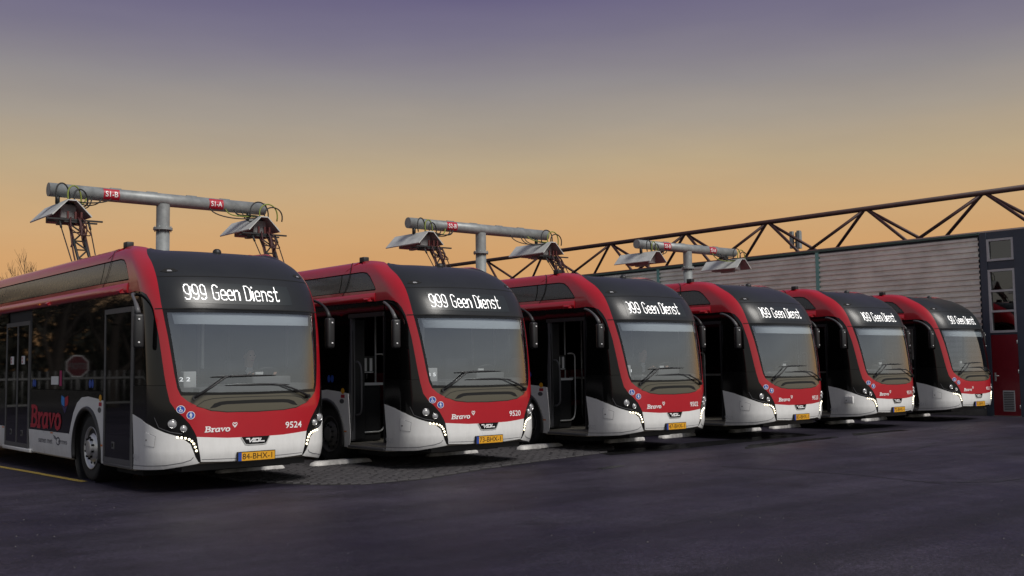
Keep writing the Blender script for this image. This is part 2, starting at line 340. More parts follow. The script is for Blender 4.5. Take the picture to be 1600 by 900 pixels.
def smst(v, a, b): q = np.clip((v-a)/(b-a), 0, 1); return q*q*(3-2*q)
def SURF(s, t):
    s = np.asarray(s, float); t = np.asarray(t, float); a = np.abs(s); w = pch(t, T_, WT); yp = pch(t, T_, YP)
    ph = np.interp(np.minimum(a, SA), AL, PHI)
    x = w*np.sin(ph)**(2/PE); y = yp+D0*(1-np.cos(ph))+np.maximum(a-SA, 0)
    z = t+.10*smst(t, 2.95, 3.28)*smst(y, 1.05, 1.9)*smst(x, .7, .98)
    return np.stack([np.sign(s)*x, y, z], -1)
def SNORM(s, t):
    e = 2e-3; s = np.asarray(s, float); t = np.clip(np.asarray(t, float), .2+e, 3.318-e)
    n = np.cross(SURF(s+e, t)-SURF(s-e, t), SURF(s, t+e)-SURF(s, t-e)); return n/np.maximum(np.linalg.norm(n, axis=-1, keepdims=True), 1e-12)
def F(x, t):          # chart point from lateral position (front)
    w = float(pch(np.array([t]), T_, WT)[0]); q = min(1, abs(x)/w)
    return (math.copysign(float(np.interp(math.asin(q**(PE/2)), PHI, AL)), x), t)
def Yc(y, t, side=-1):  # chart point from distance behind the front (corner and side)
    yp = float(pch(np.array([t]), T_, YP)[0]); d = y-yp
    s = float(np.interp(math.acos(max(0, min(1, 1-d/D0))), PHI, AL)) if d < D0 else SA+d-D0
    return (side*s, t)
def inside(P, poly):
    x, y = P[:, 0], P[:, 1]; r = np.zeros(len(P), bool); n = len(poly)
    for i in range(n):
        x0, y0 = poly[i]; x1, y1 = poly[(i+1) % n]
        if y0 == y1: continue
        c = ((y0 > y) != (y1 > y)) & (x < (x1-x0)*(y-y0)/(y1-y0)+x0); r ^= c
    return r
def dens(poly, res, closed=True):
    out = []
    n = len(poly)
    for i in range(n if closed else n-1):
        a, b = poly[i], poly[(i+1) % n]; k = max(1, int(math.ceil(math.hypot(b[0]-a[0], b[1]-a[1])/res)))
        out += [(a[0]+(b[0]-a[0])*j/k, a[1]+(b[1]-a[1])*j/k) for j in range(k)]
    if not closed: out.append(poly[-1])
    return out
def panel_mesh(name, poly, m, holes=(), off=0., thick=.014, res=.07, resx=None, back=False):
    resx = resx or res
    loops = [dens(poly, res)]+[dens(h, res) for h in holes]
    vs = []; es = []
    for lp in loops:
        n0 = len(vs); vs += lp; es += [(n0+i, n0+(i+1) % len(lp)) for i in range(len(lp))]
    nb = len(vs); A = np.array(loops[0])
    gx, gy = np.meshgrid(np.arange(A[:, 0].min(), A[:, 0].max(), resx), np.arange(A[:, 1].min()+res*.5, A[:, 1].max(), res)); G = np.stack([gx.ravel(), gy.ravel()], -1)
    if len(G):
        ok = inside(G, loops[0])
        for h in loops[1:]: ok &= ~inside(G, h)
        G = G[ok]; B = np.array(vs)
        if len(G):
            keep = []
            for ch in np.array_split(G, max(1, len(G)//500)):
                d = np.min(np.hypot(ch[:, None, 0]-B[None, :, 0], ch[:, None, 1]-B[None, :, 1]), 1); keep.append(ch[d > res*.45])
            G = np.concatenate(keep); vs = vs+[tuple(g) for g in G]
    o = delaunay_2d_cdt([Vector(v) for v in vs], es, [], 0, 1e-7)
    ov = np.array([v[:] for v in o[0]]); tris = [tuple(f) for f in o[2]]
    cen = np.array([ov[list(f)].mean(0) for f in tris]); ok = inside(cen, loops[0])
    for h in loops[1:]: ok &= ~inside(cen, h)
    tris = [f for f, k in zip(tris, ok) if k]
    N = SNORM(ov[:, 0], ov[:, 1]); P = SURF(ov[:, 0], ov[:, 1])+N*off
    ec = {}
    for f in tris:
        for a, b in ((f[0], f[1]), (f[1], f[2]), (f[2], f[0])): ec[(a, b)] = ec.get((a, b), 0)+1
    bd = [(a, b) for (a, b) in ec if (b, a) not in ec]
    verts = list(map(tuple, P)); norms = list(map(tuple, N)); faces = list(tris)
    P2 = P-N*thick
    for a, b in bd:
        n0 = len(verts); q = [P[a], P2[a], P2[b], P[b]]; verts += [tuple(v) for v in q]
        en = np.cross(q[3]-q[0], N[a]); en = en/max(np.linalg.norm(en), 1e-9); norms += [tuple(en)]*4; faces.append((n0, n0+1, n0+2, n0+3))
    if back:
        n0 = len(verts); verts += list(map(tuple, P2)); norms += list(map(tuple, -N)); faces += [tuple(i+n0 for i in f[::-1]) for f in tris]
    me = bpy.data.meshes.new(name); me.from_pydata(verts, [], faces); me.materials.append(m)
    me.polygons.foreach_set('use_smooth', [True]*len(faces)); me.update()
    me.normals_split_custom_set_from_vertices(norms); return me
# flat artwork on the surface -------------------------------------------------
def ribbon(pts, w, closed=False):
    P = [Vector(p) for p in pts]; n = len(P); Lf, Rt = [], []
    for i in range(n):
        pr = P[(i-1) % n] if (closed or i > 0) else None; nx = P[(i+1) % n] if (closed or i < n-1) else None
        d1 = (P[i]-pr).normalized() if pr is not None else None; d2 = (nx-P[i]).normalized() if nx is not None else None
        d1 = d1 or d2; d2 = d2 or d1
        n1 = Vector((-d1.y, d1.x)); n2 = Vector((-d2.y, d2.x)); mt = (n1+n2)
        mt = mt.normalized() if mt.length > 1e-3 else n1
        k = w/2/max(.72, mt.dot(n1)); Lf.append(P[i]+mt*k); Rt.append(P[i]-mt*k)
    v = [p[:] for p in Lf+Rt]; f = [(i, (i+1) % n, n+(i+1) % n, n+i) for i in range(n if closed else n-1)]
    return v, f
def flat_mesh(name, groups, m, mapf, off=.004, step=.0004):
    """groups: list of (verts2d, faces); mapf turns a 2d point into a chart point"""
    V = []; Fc = []
    for gi, (v, f) in enumerate(groups):
        n0 = len(V); st = np.array([mapf(*p) for p in v]); P = SURF(st[:, 0], st[:, 1])+SNORM(st[:, 0], st[:, 1])*(off+gi*step)
        V += list(map(tuple, P)); Fc += [tuple(i+n0 for i in q) for q in f]
    me = mesh_from(name, V, Fc, m); return me
def slice_rows(g, n):
    out = []
    for v, f in g:
        bm = bmesh.new(); vv = [bm.verts.new((a, b, 0)) for a, b in v]
        for q in f:
            try: bm.faces.new([vv[i] for i in q])
            except ValueError: pass
        ys_ = [b for a, b in v]; y0, y1 = min(ys_), max(ys_)
        for k in range(1, n): bmesh.ops.bisect_plane(bm, geom=bm.verts[:]+bm.edges[:]+bm.faces[:], plane_co=(0, y0+(y1-y0)*k/n, 0), plane_no=(0, 1, 0))
        bm.verts.index_update(); out.append(([x.co[:2] for x in bm.verts], [tuple(x.index for x in p.verts) for p in bm.faces])); bm.free()
    return out
def text_flat(txt, h, width=None, bold=0., shear=0.):
    cu = bpy.data.curves.new('t', 'FONT'); cu.body = txt; cu.size = 1; cu.offset = bold; cu.resolution_u = 3; cu.shear = shear
    ob = bpy.data.objects.new('t', cu); COL.objects.link(ob); bpy.context.view_layer.update()
    me = ob.evaluated_get(bpy.context.evaluated_depsgraph_get()).to_mesh()
    v = np.array([x.co[:2] for x in me.vertices]); f = [tuple(p.vertices) for p in me.polygons]
    ob.to_mesh_clear(); bpy.data.objects.remove(ob); bpy.data.curves.remove(cu)
    v -= v.min(0); sy = h/v[:, 1].max(); sx = (width/v[:, 0].max()) if width else sy
    return [(list(map(tuple, v*[sx, sy])), f)]
SLAB = {
 'B': ([[(.0, .93), (.36, .93), (.50, .87), (.54, .74), (.48, .60), (.34, .53), (.14, .53)], [(.34, .50), (.52, .44), (.58, .28), (.52, .12), (.38, .06), (.0, .06)], [(.15, .93), (.15, .06)]], .68),
 'r': ([[(-.02, .62), (.13, .62), (.13, .05)], [(-.03, .05), (.30, .05)], [(.15, .40), (.24, .57), (.36, .63), (.45, .56)]], .47),
 'a': ([[(.44, .63), (.18, .62), (.05, .44), (.04, .2), (.12, .05), (.26, .05), (.40, .20)], [(.43, .66), (.41, .10), (.54, .05)]], .58),
 'v': ([[(-.03, .62), (.20, .62)], [(.08, .64), (.25, .09), (.44, .64)], [(.34, .62), (.56, .62)]], .56),
 'o': ([[(.26, .64), (.40, .58), (.48, .34), (.40, .10), (.26, .04), (.12, .10), (.05, .34), (.12, .58)], 'c'], .55)}
def bravo(h, width, shear=.14, sw=.155):
    g = []; x = 0
    for ch in 'Bravo':
        st, adv = SLAB[ch]
        cl = 'c' in st
        for pl in st:
            if pl == 'c': continue
            v, f = ribbon([(px+x, py) for px, py in pl], sw, cl); g.append((v, f))
        x += adv
    k = width/x
    return [([(a*k+b*h*shear, b*h) for a, b in v], f) for v, f in g]
def disc2(cx, cy, r, n=20): return ([(cx, cy)]+[(cx+r*math.cos(2*math.pi*i/n), cy+r*math.sin(2*math.pi*i/n)) for i in range(n)], [(0, 1+i, 1+(i+1) % n) for i in range(n)])
def rect2(x0, x1, y0, y1, n=1):
    v = []; f = []
    for i in range(n+1): x = x0+(x1-x0)*i/n; v += [(x, y0), (x, y1)]
    for i in range(n): f.append((2*i, 2*i+2, 2*i+3, 2*i+1))
    return (v, f)
def heart2(s, cx, cy): return [(cx+s*a, cy+s*b) for a, b in ((0, -.55), (-.42, -.05), (-.5, .25), (-.38, .45), (-.2, .45), (0, .25), (.2, .45), (.38, .45), (.5, .25), (.42, -.05))]
LEDF = {'9': [[(4.5, 6), (3, 5), (1, 6), (0, 8), (0, 13), (1.5, 15), (3.5, 15), (5, 13), (5, 2.5), (3.5, 0), (1.2, 0), (0, 1.5)]],
 'G': [[(6, 12.5), (4.5, 15), (2, 15), (0, 12.5), (0, 2.5), (2, 0), (4.5, 0), (6, 2), (6, 7), (3.5, 7)]],
 'e': [[(0, 5), (5, 5), (5, 8), (3.7, 10), (1.3, 10), (0, 8), (0, 2), (1.3, 0), (4, 0), (5, 1)]],
 'n': [[(0, 0), (0, 10)], [(0, 8), (1.8, 10), (3.6, 10), (5, 8), (5, 0)]], 'D': [[(0, 0), (0, 15), (3.5, 15), (6, 12.5), (6, 2.5), (3.5, 0), (0, 0)]],
 'i': [[(0, 0), (0, 10)], [(0, 13.6), (0, 14.2)]], 's': [[(5, 9), (4, 10), (1.2, 10), (0, 8.3), (.8, 6), (4.2, 4.6), (5, 2.5), (4, 0), (1, 0), (0, 1)]],
 't': [[(1.5, 15), (1.5, 1.5), (2.8, 0), (4.4, 0), (4.8, 1.5)], [(0, 10), (4, 10)]]}
LADV = {'9': 7.4, 'G': 8.4, 'e': 7.2, 'n': 7.2, 'D': 8.4, 'i': 2.6, 's': 7.2, 't': 5.5, ' ': 4.6}
def led_dots(txt, x0, x1, z0, z1, clip=0):
    segs = []; x = 0
    for ch in txt:
        for pl in LEDF.get(ch, []): segs += [((a[0]+x, a[1]), (b[0]+x, b[1])) for a, b in zip(pl, pl[1:])]
        x += LADV[ch]
    S = np.array(segs, float); W = x-.7
    gx, gy = np.meshgrid(np.arange(-1, W+1, .8), np.arange(-.8, 16.2, .8)); P = np.stack([gx.ravel(), gy.ravel()], -1)
    A, B = S[:, 0], S[:, 1]; d = B-A; tt = np.clip(((P[:, None]-A)*d).sum(-1)/np.maximum((d*d).sum(-1), 1e-9), 0, 1)
    D = np.linalg.norm(P[:, None]-(A+tt[..., None]*d), axis=-1).min(1); P = P[(D < .47) & (P[:, 0] > clip+(P[:, 1] < 8)*max(clip, 0)*.12)]
    v = []; f = []; kx = (x1-x0)/W; kz = (z1-z0)/15; r = .37
    for a, b in P:
        n0 = len(v); v += [(x0+(a+i*r)*kx, z0+(b+j*r)*kz) for i, j in ((-1, -1), (1, -1), (1, 1), (-1, 1))]; f.append((n0, n0+1, n0+2, n0+3))
    return [(v, f)]

# ------------------------------------------------------------------ the panels of one bus, in chart coordinates
LEN = 12.0
INN = [(0, 1.025), (.41, 1.035), (.62, 1.06), (.79, 1.125), (.91, 1.195), (.985, 1.27), (1.02, 1.36), (1.05, 1.56), (1.075, 1.80), (1.10, 2.05), (1.122, 2.25), (1.135, 2.41)]
CAPB = [(1.135, 2.41), (1.14, 2.50), (1.137, 2.67), (1.118, 2.89), (1.085, 3.07), (1.035, 3.21), (.98, 3.262), (.89, 3.29), (.70, 3.31), (.40, 3.318)]
OUT = [(0, .695), (.40, .70), (.80, .73), (.83, .80), (.885, .90), (.965, 1.0), (1.04, 1.08), (1.10, 1.19), (1.128, 1.36), (1.150, 1.56), (1.168, 1.80), (1.185, 2.06), (1.202, 2.25), (1.212, 2.41)]
ARCH = [(.60, 2.53), (.68, 2.61), (.78, 2.65), (.97, 2.675), (1.28, 2.665)]      # y, t : red arch over the corner window
WCT = [(1.02, 1.02), (.74, .965), (.48, .89)]                                   # y, t : top of white corner panel
WCX = [(1.15, .795), (1.02, .745), (.94, .695), (.875, .64), (.845, .56), (.81, .47), (.765, .40)]
WCB = [(.75, .393), (.79, .38), (.92, .36), (1.13, .32)]
def fx(lst, sg=1): return [F(sg*x, t) for x, t in lst]
def fy(lst, sd): return [Yc(y, t, sd) for y, t in lst]
def mirror(lst): return fx(lst[::-1], -1)[:-1]+fx(lst, 1)
glass_poly = fx([(-.975, 1.315), (-.5, 1.30), (0, 1.295), (.5, 1.30), (.975, 1.315), (1.0, 1.40), (1.022, 1.58), (1.045, 1.80), (1.068, 2.05), (1.088, 2.25), (1.094, 2.36), (.6, 2.365), (0, 2.368), (-.6, 2.365), (-1.094, 2.36), (-1.088, 2.25), (-1.068, 2.05), (-1.045, 1.80), (-1.022, 1.58), (-1.0, 1.40)])
ws_ring = mirror(INN)
seamT = fx([(.6, 2.41), (0, 2.41), (-.6, 2.41)])
# split surround / hood at z = 1.27 (lower apron behind the oval)
low = [(x, t) for x, t in INN if t <= 1.28]; high = [(.985, 1.27)]+[(x, t) for x, t in INN if t > 1.28]
hood_poly = mirror(low)+fx([(.5, 1.265), (0, 1.26), (-.5, 1.265)])
surr_poly = fx([(-.985, 1.27), (-.5, 1.265), (0, 1.26), (.5, 1.265)])+fx(high)+seamT+fx(high[::-1], -1)[:-1]
red_poly = mirror(OUT)+fx(INN[::-1], 1)+fx(INN[1:], -1)
cap_poly = mirror(CAPB[::-1][::-1])
cap_poly = fx(CAPB)+fx(CAPB[::-1], -1)+fx([(-.6, 2.41), (0, 2.41), (.6, 2.41)])
bump_poly = fx([(-.735, .405), (-.4, .39), (0, .382), (.4, .39), (.735, .405), (.775, .58), (.80, .73), (.40, .70), (0, .695), (-.40, .70), (-.80, .73), (-.775, .58)])
oval = fx([(-.80, 1.128), (-.71, 1.19), (-.60, 1.215), (-.41, 1.225), (0, 1.228), (.41, 1.225), (.60, 1.215), (.71, 1.19), (.80, 1.128), (.62, 1.068), (.41, 1.043), (0, 1.034), (-.41, 1.043), (-.62, 1.068)])
recess = fx([(-.64, 1.095), (-.58, 1.155), (-.50, 1.178), (-.41, 1.185), (0, 1.19), (.41, 1.185), (.50, 1.178), (.58, 1.155), (.64, 1.095), (.56, 1.105), (.48, 1.135), (.40, 1.142), (0, 1.146), (-.40, 1.142), (-.48, 1.135), (-.56, 1.105)])
def side_polys(sd):
    d = {}
    inn = fx(CAPB, sd)
    d['hoop'] = inn+[(sd*(SA+(2.45-1.7-D0)), 3.318)]+fy([(2.45, 3.25), (2.45, 3.13), (1.80, 3.13), (1.66, 3.12), (1.54, 3.075), (1.36, 2.93), (1.30, 2.86), (1.32, 2.845), (2.45, 2.86), (2.45, 2.665), (1.28, 2.665)], sd)+fy(ARCH[::-1][1:], sd)+fx([(1.212, 2.41)], sd)
    d['roof_glass_front'] = fy([(2.435, 3.118), (1.80, 3.118), (1.67, 3.108), (1.555, 3.065), (1.38, 2.93), (1.325, 2.868), (2.435, 2.872)], sd)
    d['roof_glass'] = fy([(LEN, 3.118), (2.465, 3.118), (2.465, 2.872), (LEN, 2.872)], sd)
    d['fair_low'] = fy([(2.45, 2.86), (2.45, 2.665), (LEN, 2.665), (LEN, 2.86)], sd)
    d['fair_top'] = fy([(2.45, 3.13), (LEN, 3.13)], sd)+[(sd*(SA+LEN-1.7-D0), 3.318), (sd*(SA+2.45-1.7-D0), 3.318)]
    d['corner'] = fy(WCT, sd)+fx(WCX, sd)+fx(WCB, sd)+fy([(.7, .30), (1.02, .288)], sd)
    d['lamp_panel'] = fy([(1.02, 1.40), (1.02, 1.02)], sd)+fy(WCT[1:], sd)+fx(WCX, sd)+fx([(.735, .405), (.775, .58), (.80, .73)], sd)+fx([(x, t) for x, t in OUT if .79 < t < 1.37], sd)+fx([(1.133, 1.40)], sd)
    d['corner_window'] = fy([(1.02, 2.60), (1.02, 1.405)], sd)+fx([(1.134, 1.405)]+[(x, t) for x, t in OUT if t > 1.5], sd)+fy([(.60, 2.53), (.68, 2.61), (.78, 2.65), (.97, 2.675), (1.02, 2.674)], sd)
    return d
WY, WZ, AR = 2.84, .475, .60     # wheel arch
def arch_pts(r, a0, a1, n=24): return [(WY-r*math.cos(a0+(a1-a0)*i/n), WZ+r*math.sin(a0+(a1-a0)*i/n)) for i in range(n+1)]
def clipz(p, z0): return [(y, max(z, z0)) for y, z in p]
def ysp(lst, sd): return [Yc(y, t, sd) for y, t in lst]
CACHE = {}
def pm(key, *a, **k):
    if key not in CACHE: CACHE[key] = panel_mesh(key.split('#')[0], *a, **k)
    return CACHE[key]
def cm(key, fn):
    if key not in CACHE: CACHE[key] = fn()
    return CACHE[key]
def fmap(x0, z0): return lambda u, v: F(x0+u, z0+v)
def smap(y0, z0): return lambda u, v: Yc(y0-u, z0+v, -1)

def tyre_mesh():
    b = MB(); b.lathe([(.0, .30), (.005, .33), (-.012, .40), (-.005, .452), (.02, .472), (.05, .479), (.22, .479), (.25, .47), (.27, .40), (.262, .30)], 'x', 56)
    return b.mesh('wheel', RUBBER)
def rim_mesh(m=None):
    b = MB(); b.lathe([(.004, .305), (-.006, .312), (-.010, .300), (.02, .285), (.045, .268), (.05, .235), (.01, .20), (-.015, .175), (-.018, .125), (-.045, .12), (-.052, .10), (-.052, 0.001)], 'x', 48)
    for k in range(10):
        a = 2*math.pi*k/10
        b.lathe([(.022, .0005), (.022, .026), (.03, .028)], 'x', 10, (0, .222*math.cos(a), .222*math.sin(a)), 1)
        b.tube([(-.018, .150*math.cos(a+.3), .150*math.sin(a+.3)), (-.048, .150*math.cos(a+.3), .150*math.sin(a+.3))], .016, 8, 1)
    return b.mesh('rim', [m or RIM, HOLE])
def mirror_mesh(sd):
    b = MB(); b.box(-.065, .065, -.05, .055, -.235, .215, 0, .035); return b.mesh('mirror', GREYT if False else TRIM)

def build_bus(i, X, Y, info):
    bus = empty('electric_bus', (X, Y, 0), info['label'], 'bus', 'red and white electric buses parked in a row'); bus.rotation_euler = (0, 0, (0, .004, -.005, .003, -.004, .002)[i])
    def add(name, me, parent=None, loc=None, rot=None): return link(name, me, parent or bus, loc, rot)
    opened = info['open']
    # ---- front
    add('front_mask', pm('front_mask', red_poly, RED, res=.06))
    add('front_cap', pm('front_cap', cap_poly, CAP, res=.07))
    sur = add('windscreen_surround', pm('windscreen_surround', surr_poly, BLACKG, [glass_poly], off=-.003, res=.06))
    ws = add('windscreen', pm('windscreen', glass_poly, WSGL, off=-.010, thick=.004, res=.08))
    ho = add('wiper_panel', pm('wiper_panel', hood_poly, APRON, off=-.004, res=.06))
    add('service_hatch', pm('service_hatch', oval, APRON, off=.004, thick=.012, res=.05), ho)
    add('hatch_gap', cm('hatch_gap', lambda: flat_mesh('hatch_gap', [ribbon(oval, .016, True)], HOLE, lambda s, t: (s, t), .003)), ho)
    add('hatch_recess', pm('hatch_recess', recess, HOLE, off=.0065, thick=.002, res=.05), ho)
    add('bumper', pm('bumper', bump_poly, WHITE, off=.002, res=.06))
    add('bumper_crease', cm('bumper_crease', lambda: flat_mesh('bumper_crease', [ribbon(dens(fx([(-.73, .435), (0, .418), (.73, .435)]), .08, False), .006)], GREYL, lambda s, t: (s, t), .0035)))
    add('cap_seam', cm('cap_seam', lambda: flat_mesh('cap_seam', [ribbon(dens(fx([(-1.2, 2.41), (-.6, 2.41), (0, 2.41), (.6, 2.41), (1.2, 2.41)]), .06, False), .014)], HOLE, lambda s, t: (s, t), .003)))
    add('cap_seam', cm('cap_seam_b', lambda: flat_mesh('cap_seam', [ribbon(dens(fx([(-1.12, 2.85), (-.6, 2.862), (0, 2.868), (.6, 2.862), (1.12, 2.85)]), .06, False), .008)], HOLE, lambda s, t: (s, t), .003)))
    dp = add('destination_display', pm('destination_display', fx([(-.885, 2.49), (-.3, 2.478), (.3, 2.478), (.665, 2.485), (.645, 2.755), (.3, 2.765), (-.3, 2.768), (-.885, 2.77)]), DISP, off=.003, thick=.003, res=.06))
    lt_ = add('led_text', cm('led%g' % info['clip'], lambda: flat_mesh('led_text', led_dots('999 Geen Dienst', -.865, .46, 2.535, 2.735, info['clip']), LED, lambda a, b: F(a, b), .006)), dp); lt_['kind'] = 'stuff'
    for sg in (-1, 1):
        cl = add('marker_lamp', pm('marker_lamp#%d' % sg, fx([(sg*.86, 2.935), (sg*.90, 2.97), (sg*1.0, 2.965), (sg*1.065, 2.925), (sg*.98, 2.905)]), HOLE, off=.003, thick=.003, res=.05))
        add('lens', pm('marker_lens#%d' % sg, fx([(sg*.93, 2.925), (sg*.94, 2.945), (sg*.98, 2.945), (sg*.99, 2.925)]), LENS, off=.006, thick=.003, res=.05), cl)
    # writing on the front
    add('lettering', cm('bravo_front', lambda: flat_mesh('lettering', bravo(.075, .335), WHITEL, fmap(-.705, .785), .003)))
    add('heart_emblem', cm('heart_front', lambda: flat_mesh('heart_emblem', [ribbon(heart2(.062, -.300, .868), .008, True), ribbon([(-.325, .872), (-.30, .848), (-.278, .872)], .007), ribbon([(-.312, .890), (-.300, .876), (-.288, .890)], .006)], WHITEL, lambda a, b: F(a, b), .003)))
    add('fleet_number', flat_mesh('fleet_number', text_flat(info['num'], .088, .265, .012), WHITEL, fmap(.445, .785), .003))
    bd = add('badge', pm('badge', fx([(-.215, .700), (-.15, .603), (-.10, .597), (.10, .597), (.15, .603), (.205, .700)]), BLACKG, off=.008, thick=.008, res=.05))
    add('badge_rim', cm('badge_rim', lambda: flat_mesh('badge_rim', [ribbon([(-.215, .70), (-.15, .600), (-.10, .593), (.10, .593), (.15, .600), (.205, .70)], .012)], CHROME, lambda a, b: F(a, b), .010)), bd)
    add('badge_letters', cm('vdl', lambda: flat_mesh('badge_letters', [ribbon([(-.145, .675), (-.095, .675), (-.085, .630), (-.035, .678)], .017), ribbon([(-.035, .672), (.045, .672), (.035, .632), (-.055, .632)], .016), ribbon([(-.045, .652), (.0, .652)], .014), ribbon([(.075, .678), (.05, .634), (.125, .634)], .017)], WHITEL, lambda a, b: F(a, b), .0095)), bd)
    pb = MB(); pb.box(-.275, .275, -.030, -.006, .378, .506, 0); pl = add('number_plate', cm('plate_base', lambda: pb.mesh('number_plate', HOLE)), None, (0, 0, 0))
    def plate_face():
        b = MB(); b.box(-.265, .265, -.034, -.0305, .387, .497, 0); b.box(-.265, -.218, -.0355, -.0345, .387, .497, 1); return b.mesh('plate_face', [YELLOW, PBLUE])
    add('plate_face', cm('plate_face', plate_face), pl)
    tv = text_flat(info['plate'], .076, .43, .0)
    pv = MB(); [pv.add([(-.205+a, -.0362, .406+b) for a, b in v], f) for v, f in tv]
    add('plate_text', mesh_from('plate_text', pv.v, pv.f, HOLE), pl)
    # discs
    for (dx, dz, kind) in ((-.985, 1.09, 'w'), (-.872, 1.012, 'p')):
        def disc_mesh(dx=dx, dz=dz, kind=kind):
            return flat_mesh('sticker', [disc2(0, 0, .052)], WHITEL, lambda a, b: F(dx+a*.95, dz+b), .003)
        st = add('sticker', cm('disc'+kind, disc_mesh))
        add('sticker_field', cm('discb'+kind, lambda: flat_mesh('sticker_field', [disc2(0, 0, .045)], BLUE, lambda a, b: F(dx+a*.95, dz+b), .0045)), st)
        if kind == 'w': gl = [disc2(-.006, .027, .008, 8), ribbon([(-.006, .016), (-.004, -.006), (.014, -.006), (.022, -.026)], .008), ribbon([(-.012, -.002), (-.020, -.014), (-.012, -.028), (.004, -.030), (.010, -.020)], .007)]
        else: gl = [disc2(0, .028, .008, 8), ribbon([(0, .018), (0, -.004)], .016), ribbon([(-.018, -.002), (-.010, .014)], .006), ribbon([(.018, -.002), (.010, .014)], .006), ribbon([(-.004, -.004), (-.010, -.032)], .007), ribbon([(.004, -.004), (.010, -.032)], .007)]
        add('pictogram', cm('disci'+kind, lambda: flat_mesh('pictogram', gl, WHITEL, lambda a, b: F(dx+a*.95, dz+b), .0055)), st)
    # wipers
    def wiper(pts, blade, r):
        b = MB()
        def P(x, z, o): s, t = F(x, z); return SURF(s, t)+SNORM(s, t)*o
        b.tube([P(x, z, o) for x, z, o in pts], [.020, .014, .012, .010][:len(pts)], 8); b.tube([P(x, z, o) for x, z, o in blade], [.006, .013, .015, .012, .005], 8)
        s, t = F(pts[0][0], pts[0][1]); q = SURF(s, t); b.tube([q+SNORM(s, t)*0, q+SNORM(s, t)*.05], .03, 12); return b.mesh('wiper', TRIM)
    add('wiper', cm('wip1', lambda: wiper([(-.83, 1.235, .04), (-.62, 1.37, .055), (-.45, 1.485, .045), (-.36, 1.512, .03)], [(-.61, 1.500, .02), (-.35, 1.508, .026), (-.15, 1.513, .026), (.05, 1.512, .022), (.30, 1.51, .015)], .02)))
    add('wiper', cm('wip2', lambda: wiper([(.81, 1.21, .04), (.60, 1.30, .055), (.38, 1.378, .045), (.22, 1.388, .03)], [(-.42, 1.388, .015), (-.15, 1.391, .022), (.10, 1.392, .026), (.30, 1.386, .026), (.50, 1.378, .02)], .02)))
    # ---- both sides
    for sd in (-1, 1):
        d = side_polys(sd); sx = '#%d' % sd
        add('roof_hoop', pm('roof_hoop'+sx, d['hoop'], RED, res=.07))
        rg = add('roof_glass', pm('roof_glass_f'+sx, d['roof_glass_front'], ROOFGL, off=-.006, res=.08))
        add('roof_glass', pm('roof_glass'+sx, d['roof_glass'], ROOFGL, off=-.006, res=.09, resx=.12))
        add('roof_fairing', pm('roof_fairing'+sx, d['fair_low'], RED, res=.08, resx=.1))
        add('roof_fairing', pm('roof_fairing_t'+sx, d['fair_top'], RED, res=.045, resx=.06))
        def cantrail(sd=sd):
            b = MB(); ys = [1.30, 1.36]+[1.36+k*1.064 for k in range(1, 11)]
            prof = [(.0, 2.662), (.030, 2.668), (.048, 2.69), (.050, 2.72), (.040, 2.765), (.012, 2.80), (-.01, 2.81)]
            n = len(prof); V = []
            for j, y in enumerate(ys): V += [(sd*(1.268+o*(.35 if j == 0 else 1)), y, z) for o, z in prof]
            b.add(V, [(j*n+k, (j+1)*n+k, (j+1)*n+k+1, j*n+k+1) for j in range(len(ys)-1) for k in range(n-1)], 0, True); b.add([V[k] for k in range(n)], [tuple(range(n))])
            for y0 in (1.34, 4.55, 7.9): b.add([(sd*1.30, y0, 2.74), (sd*1.36, y0+.05, 2.70), (sd*1.36, y0+.16, 2.70), (sd*1.30, y0+.26, 2.74), (sd*1.30, y0, 2.67), (sd*1.345, y0+.05, 2.668), (sd*1.345, y0+.16, 2.668), (sd*1.30, y0+.26, 2.67)], [(0, 1, 5, 4), (1, 2, 6, 5), (2, 3, 7, 6), (0, 1, 2, 3), (4, 5, 6, 7)])
            return b.mesh('cantrail', RED)
        ct = add('cantrail', cm('cantrail'+sx, cantrail))
        if sd < 0:
            mk = MB(); mk.box(-1.332, -1.318, 5.1, 5.22, 2.70, 2.72); add('marker', cm('railmarker', lambda: mk.mesh('marker', ORANGE)), ct)
        cp = add('corner_panel', pm('corner_panel'+sx, d['corner'], WHITE, off=.003, res=.06))
        add('panel_crease', cm('crease'+sx, lambda: flat_mesh('panel_crease', [ribbon(dens(fy([(1.0, .345), (.7, .352)], sd)+fx([(1.13, .372), (.95, .405), (.86, .435), (.835, .47)], sd), .05, False), .008)], GREYL, lambda s, t: (s, t), .0045)), cp)
        lp = add('lamp_panel', pm('lamp_panel'+sx, d['lamp_panel'], BLACKG, off=-.002, res=.06))
        add('corner_window', pm('corner_window'+sx, d['corner_window'], SIDEGL if not opened and sd < 0 else CABGL, off=-.004, thick=.006, res=.07))
        for (lx, lz, lr) in ((1.075, .905, .058), (.955, .842, .046)):
            def lamp(lx=lx, lz=lz, lr=lr, sd=sd):
                s, t = F(sd*lx, lz); c = Vector(SURF(s, t)); n = Vector(SNORM(s, t)); n = (n+Vector((0, -1.2, 0))).normalized(); q = n.to_track_quat('X', 'Z').to_matrix()
                b = MB(); b.lathe([(.005, lr), (.016, lr*.97), (.018, lr*.88), (.008, lr*.80)], 'x', 28, mi=0); b.lathe([(.010, lr*.82), (.020, lr*.6), (.026, lr*.3), (.028, .0008)], 'x', 28, mi=1)
                b.v = [tuple(c+q @ Vector(v)) for v in b.v]; return b.mesh('headlight', [LENSR, LENS])
            add('headlight', cm('lamp%d%d' % (sd, lx*1000), lamp))
        add('lamp_rim', cm('lamprim'+sx, lambda: flat_mesh('lamp_rim', [ribbon(dens(fx([(1.235, .99), (1.20, .86), (1.09, .80), (.97, .775)], sd), .04, False), .010)], GREYT, lambda s, t: (s, t), .004)), lp)
